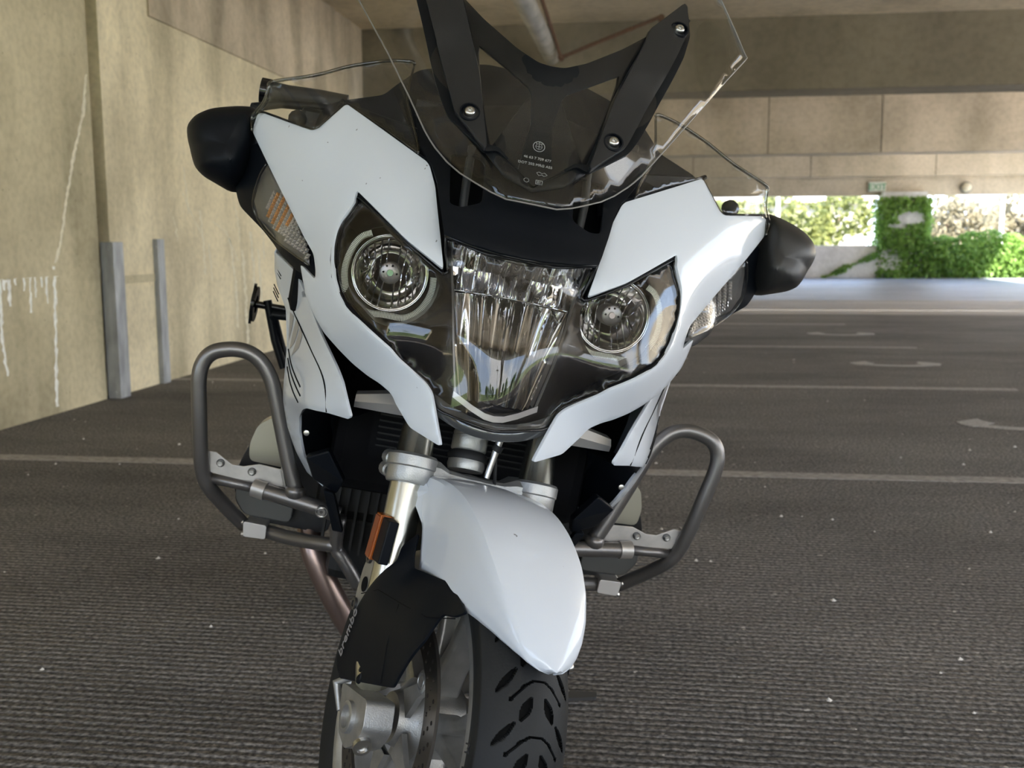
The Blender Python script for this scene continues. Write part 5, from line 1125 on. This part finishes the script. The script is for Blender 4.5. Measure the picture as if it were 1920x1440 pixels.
for k in range(5):
    for sg in (-1,1):
        a0=ro+2*math.pi*k/5; g=G(); V=[]
        for r_,da,w_,hx in ((.045,.10,.017,.024),(.085,.15,.011,.022),(.13,.19,.0090,.021),(.175,.235,.0115,.026),(.205,.26,.020,.034)):
            a=a0+sg*da; e=Vector((0,-math.sin(a),math.cos(a))); t=Vector((0,-math.cos(a),-math.sin(a))); 
            V+=[e*r_+t*w_+Vector((-hx*.8,0,0)),e*r_+t*w_*.55+Vector((-hx,0,0)),e*r_-t*w_*.55+Vector((-hx,0,0)),e*r_-t*w_+Vector((-hx*.8,0,0)),e*r_-t*w_+Vector((hx*.8,0,0)),e*r_-t*w_*.55+Vector((hx,0,0)),e*r_+t*w_*.55+Vector((hx,0,0)),e*r_+t*w_+Vector((hx*.8,0,0))]
        F=[(j*8+i,j*8+(i+1)%8,(j+1)*8+(i+1)%8,(j+1)*8+i) for j in range(4) for i in range(8)]+[tuple(range(8)),tuple(range(39,31,-1))]
        g.add(V,F); g.obj('spoke',ALU,fw,45,bevel=.002)
G().lathe([(-.060,.018),(-.060,.034),(-.045,.040),(-.030,.056),(.030,.056),(.045,.040),(.060,.034),(.060,.018)],(0,0,0),(1,0,0),40,close=True).obj('hub',ALU,fw,40)
G().lathe([(-.090,.0),(-.090,.0165),(-.060,.0175)],(0,0,0),(1,0,0),28).obj('axle_spacer',SATIN,fw,60)
for s in (-1,1):
    # drilled brake disc
    hs=[]
    for k in range(36):
        for (r_,off_) in ((.149,0),(.140,.055),(.131,.11)):
            a=2*math.pi*k/36+off_*.9; hs.append((r_*math.cos(a),r_*math.sin(a)))
    V=[];E=[];L1=[(.160*math.cos(t),.160*math.sin(t)) for t in np.linspace(0,2*math.pi,144,endpoint=False)]; L2=[(.1235*math.cos(t),.1235*math.sin(t)) for t in np.linspace(0,2*math.pi,100,endpoint=False)]
    loops=[L1,L2]+[[(c[0]+.0031*math.cos(t),c[1]+.0031*math.sin(t)) for t in np.linspace(0,2*math.pi,8,endpoint=False)] for c in hs]
    for L in loops:
        b=len(V); V+=L; E+=[(b+i,b+(i+1)%len(L)) for i in range(len(L))]
    res=geometry.delaunay_2d_cdt([Vector(v) for v in V],E,[],0,1e-7); ff=[]
    for f in res[2]:
        c=sum((res[0][i] for i in f),Vector((0,0)))/len(f); r_=c.length
        if .1235<r_<.1602 and all((c.x-h[0])**2+(c.y-h[1])**2>.0029**2 for h in hs): ff.append(tuple(f))
    me=tomesh('brake_disc',[(s*.0625,v[0],v[1]) for v in res[0]],ff); dk=link('brake_disc',me,DISC,fw); so2=dk.modifiers.new('s','SOLIDIFY'); so2.thickness=.0045; so2.offset=0
    for k in range(5):
        a=ro+2*math.pi*(k+.5)/5; e=Vector((0,-math.sin(a),math.cos(a))); c=e*.112+Vector((s*.0605,0,0))
        g=G(); g.lathe([(-.012,.0155),(.0025,.0155),(.0045,.0130),(.0045,.0105),(.0025,.0095),(.0045,.0080),(.0040,0)],c,(s,0,0),22)
        g.obj('disc_button',ALU,fw,40)
        t=Vector((0,-math.cos(a),-math.sin(a))); g=G(); V=[]
        for r_,w_ in ((.045,.020),(.085,.010),(.112,.013),(.130,.018)): V+=[e*r_+t*w_+Vector((s*.050,0,0)),e*r_-t*w_+Vector((s*.050,0,0)),e*r_-t*w_+Vector((s*.058,0,0)),e*r_+t*w_+Vector((s*.058,0,0))]
        g.add(V,[(j*4+i,j*4+(i+1)%4,(j+1)*4+(i+1)%4,(j+1)*4+i) for j in range(3) for i in range(4)]); g.obj('disc_carrier',ALU,fw,None)
G().lathe([(-.012,.0035),(.006,.003),(.012,.002)],(-.03,-.165,-.1),(-1,0,0),8).obj('valve_stem',RUBS,fw)
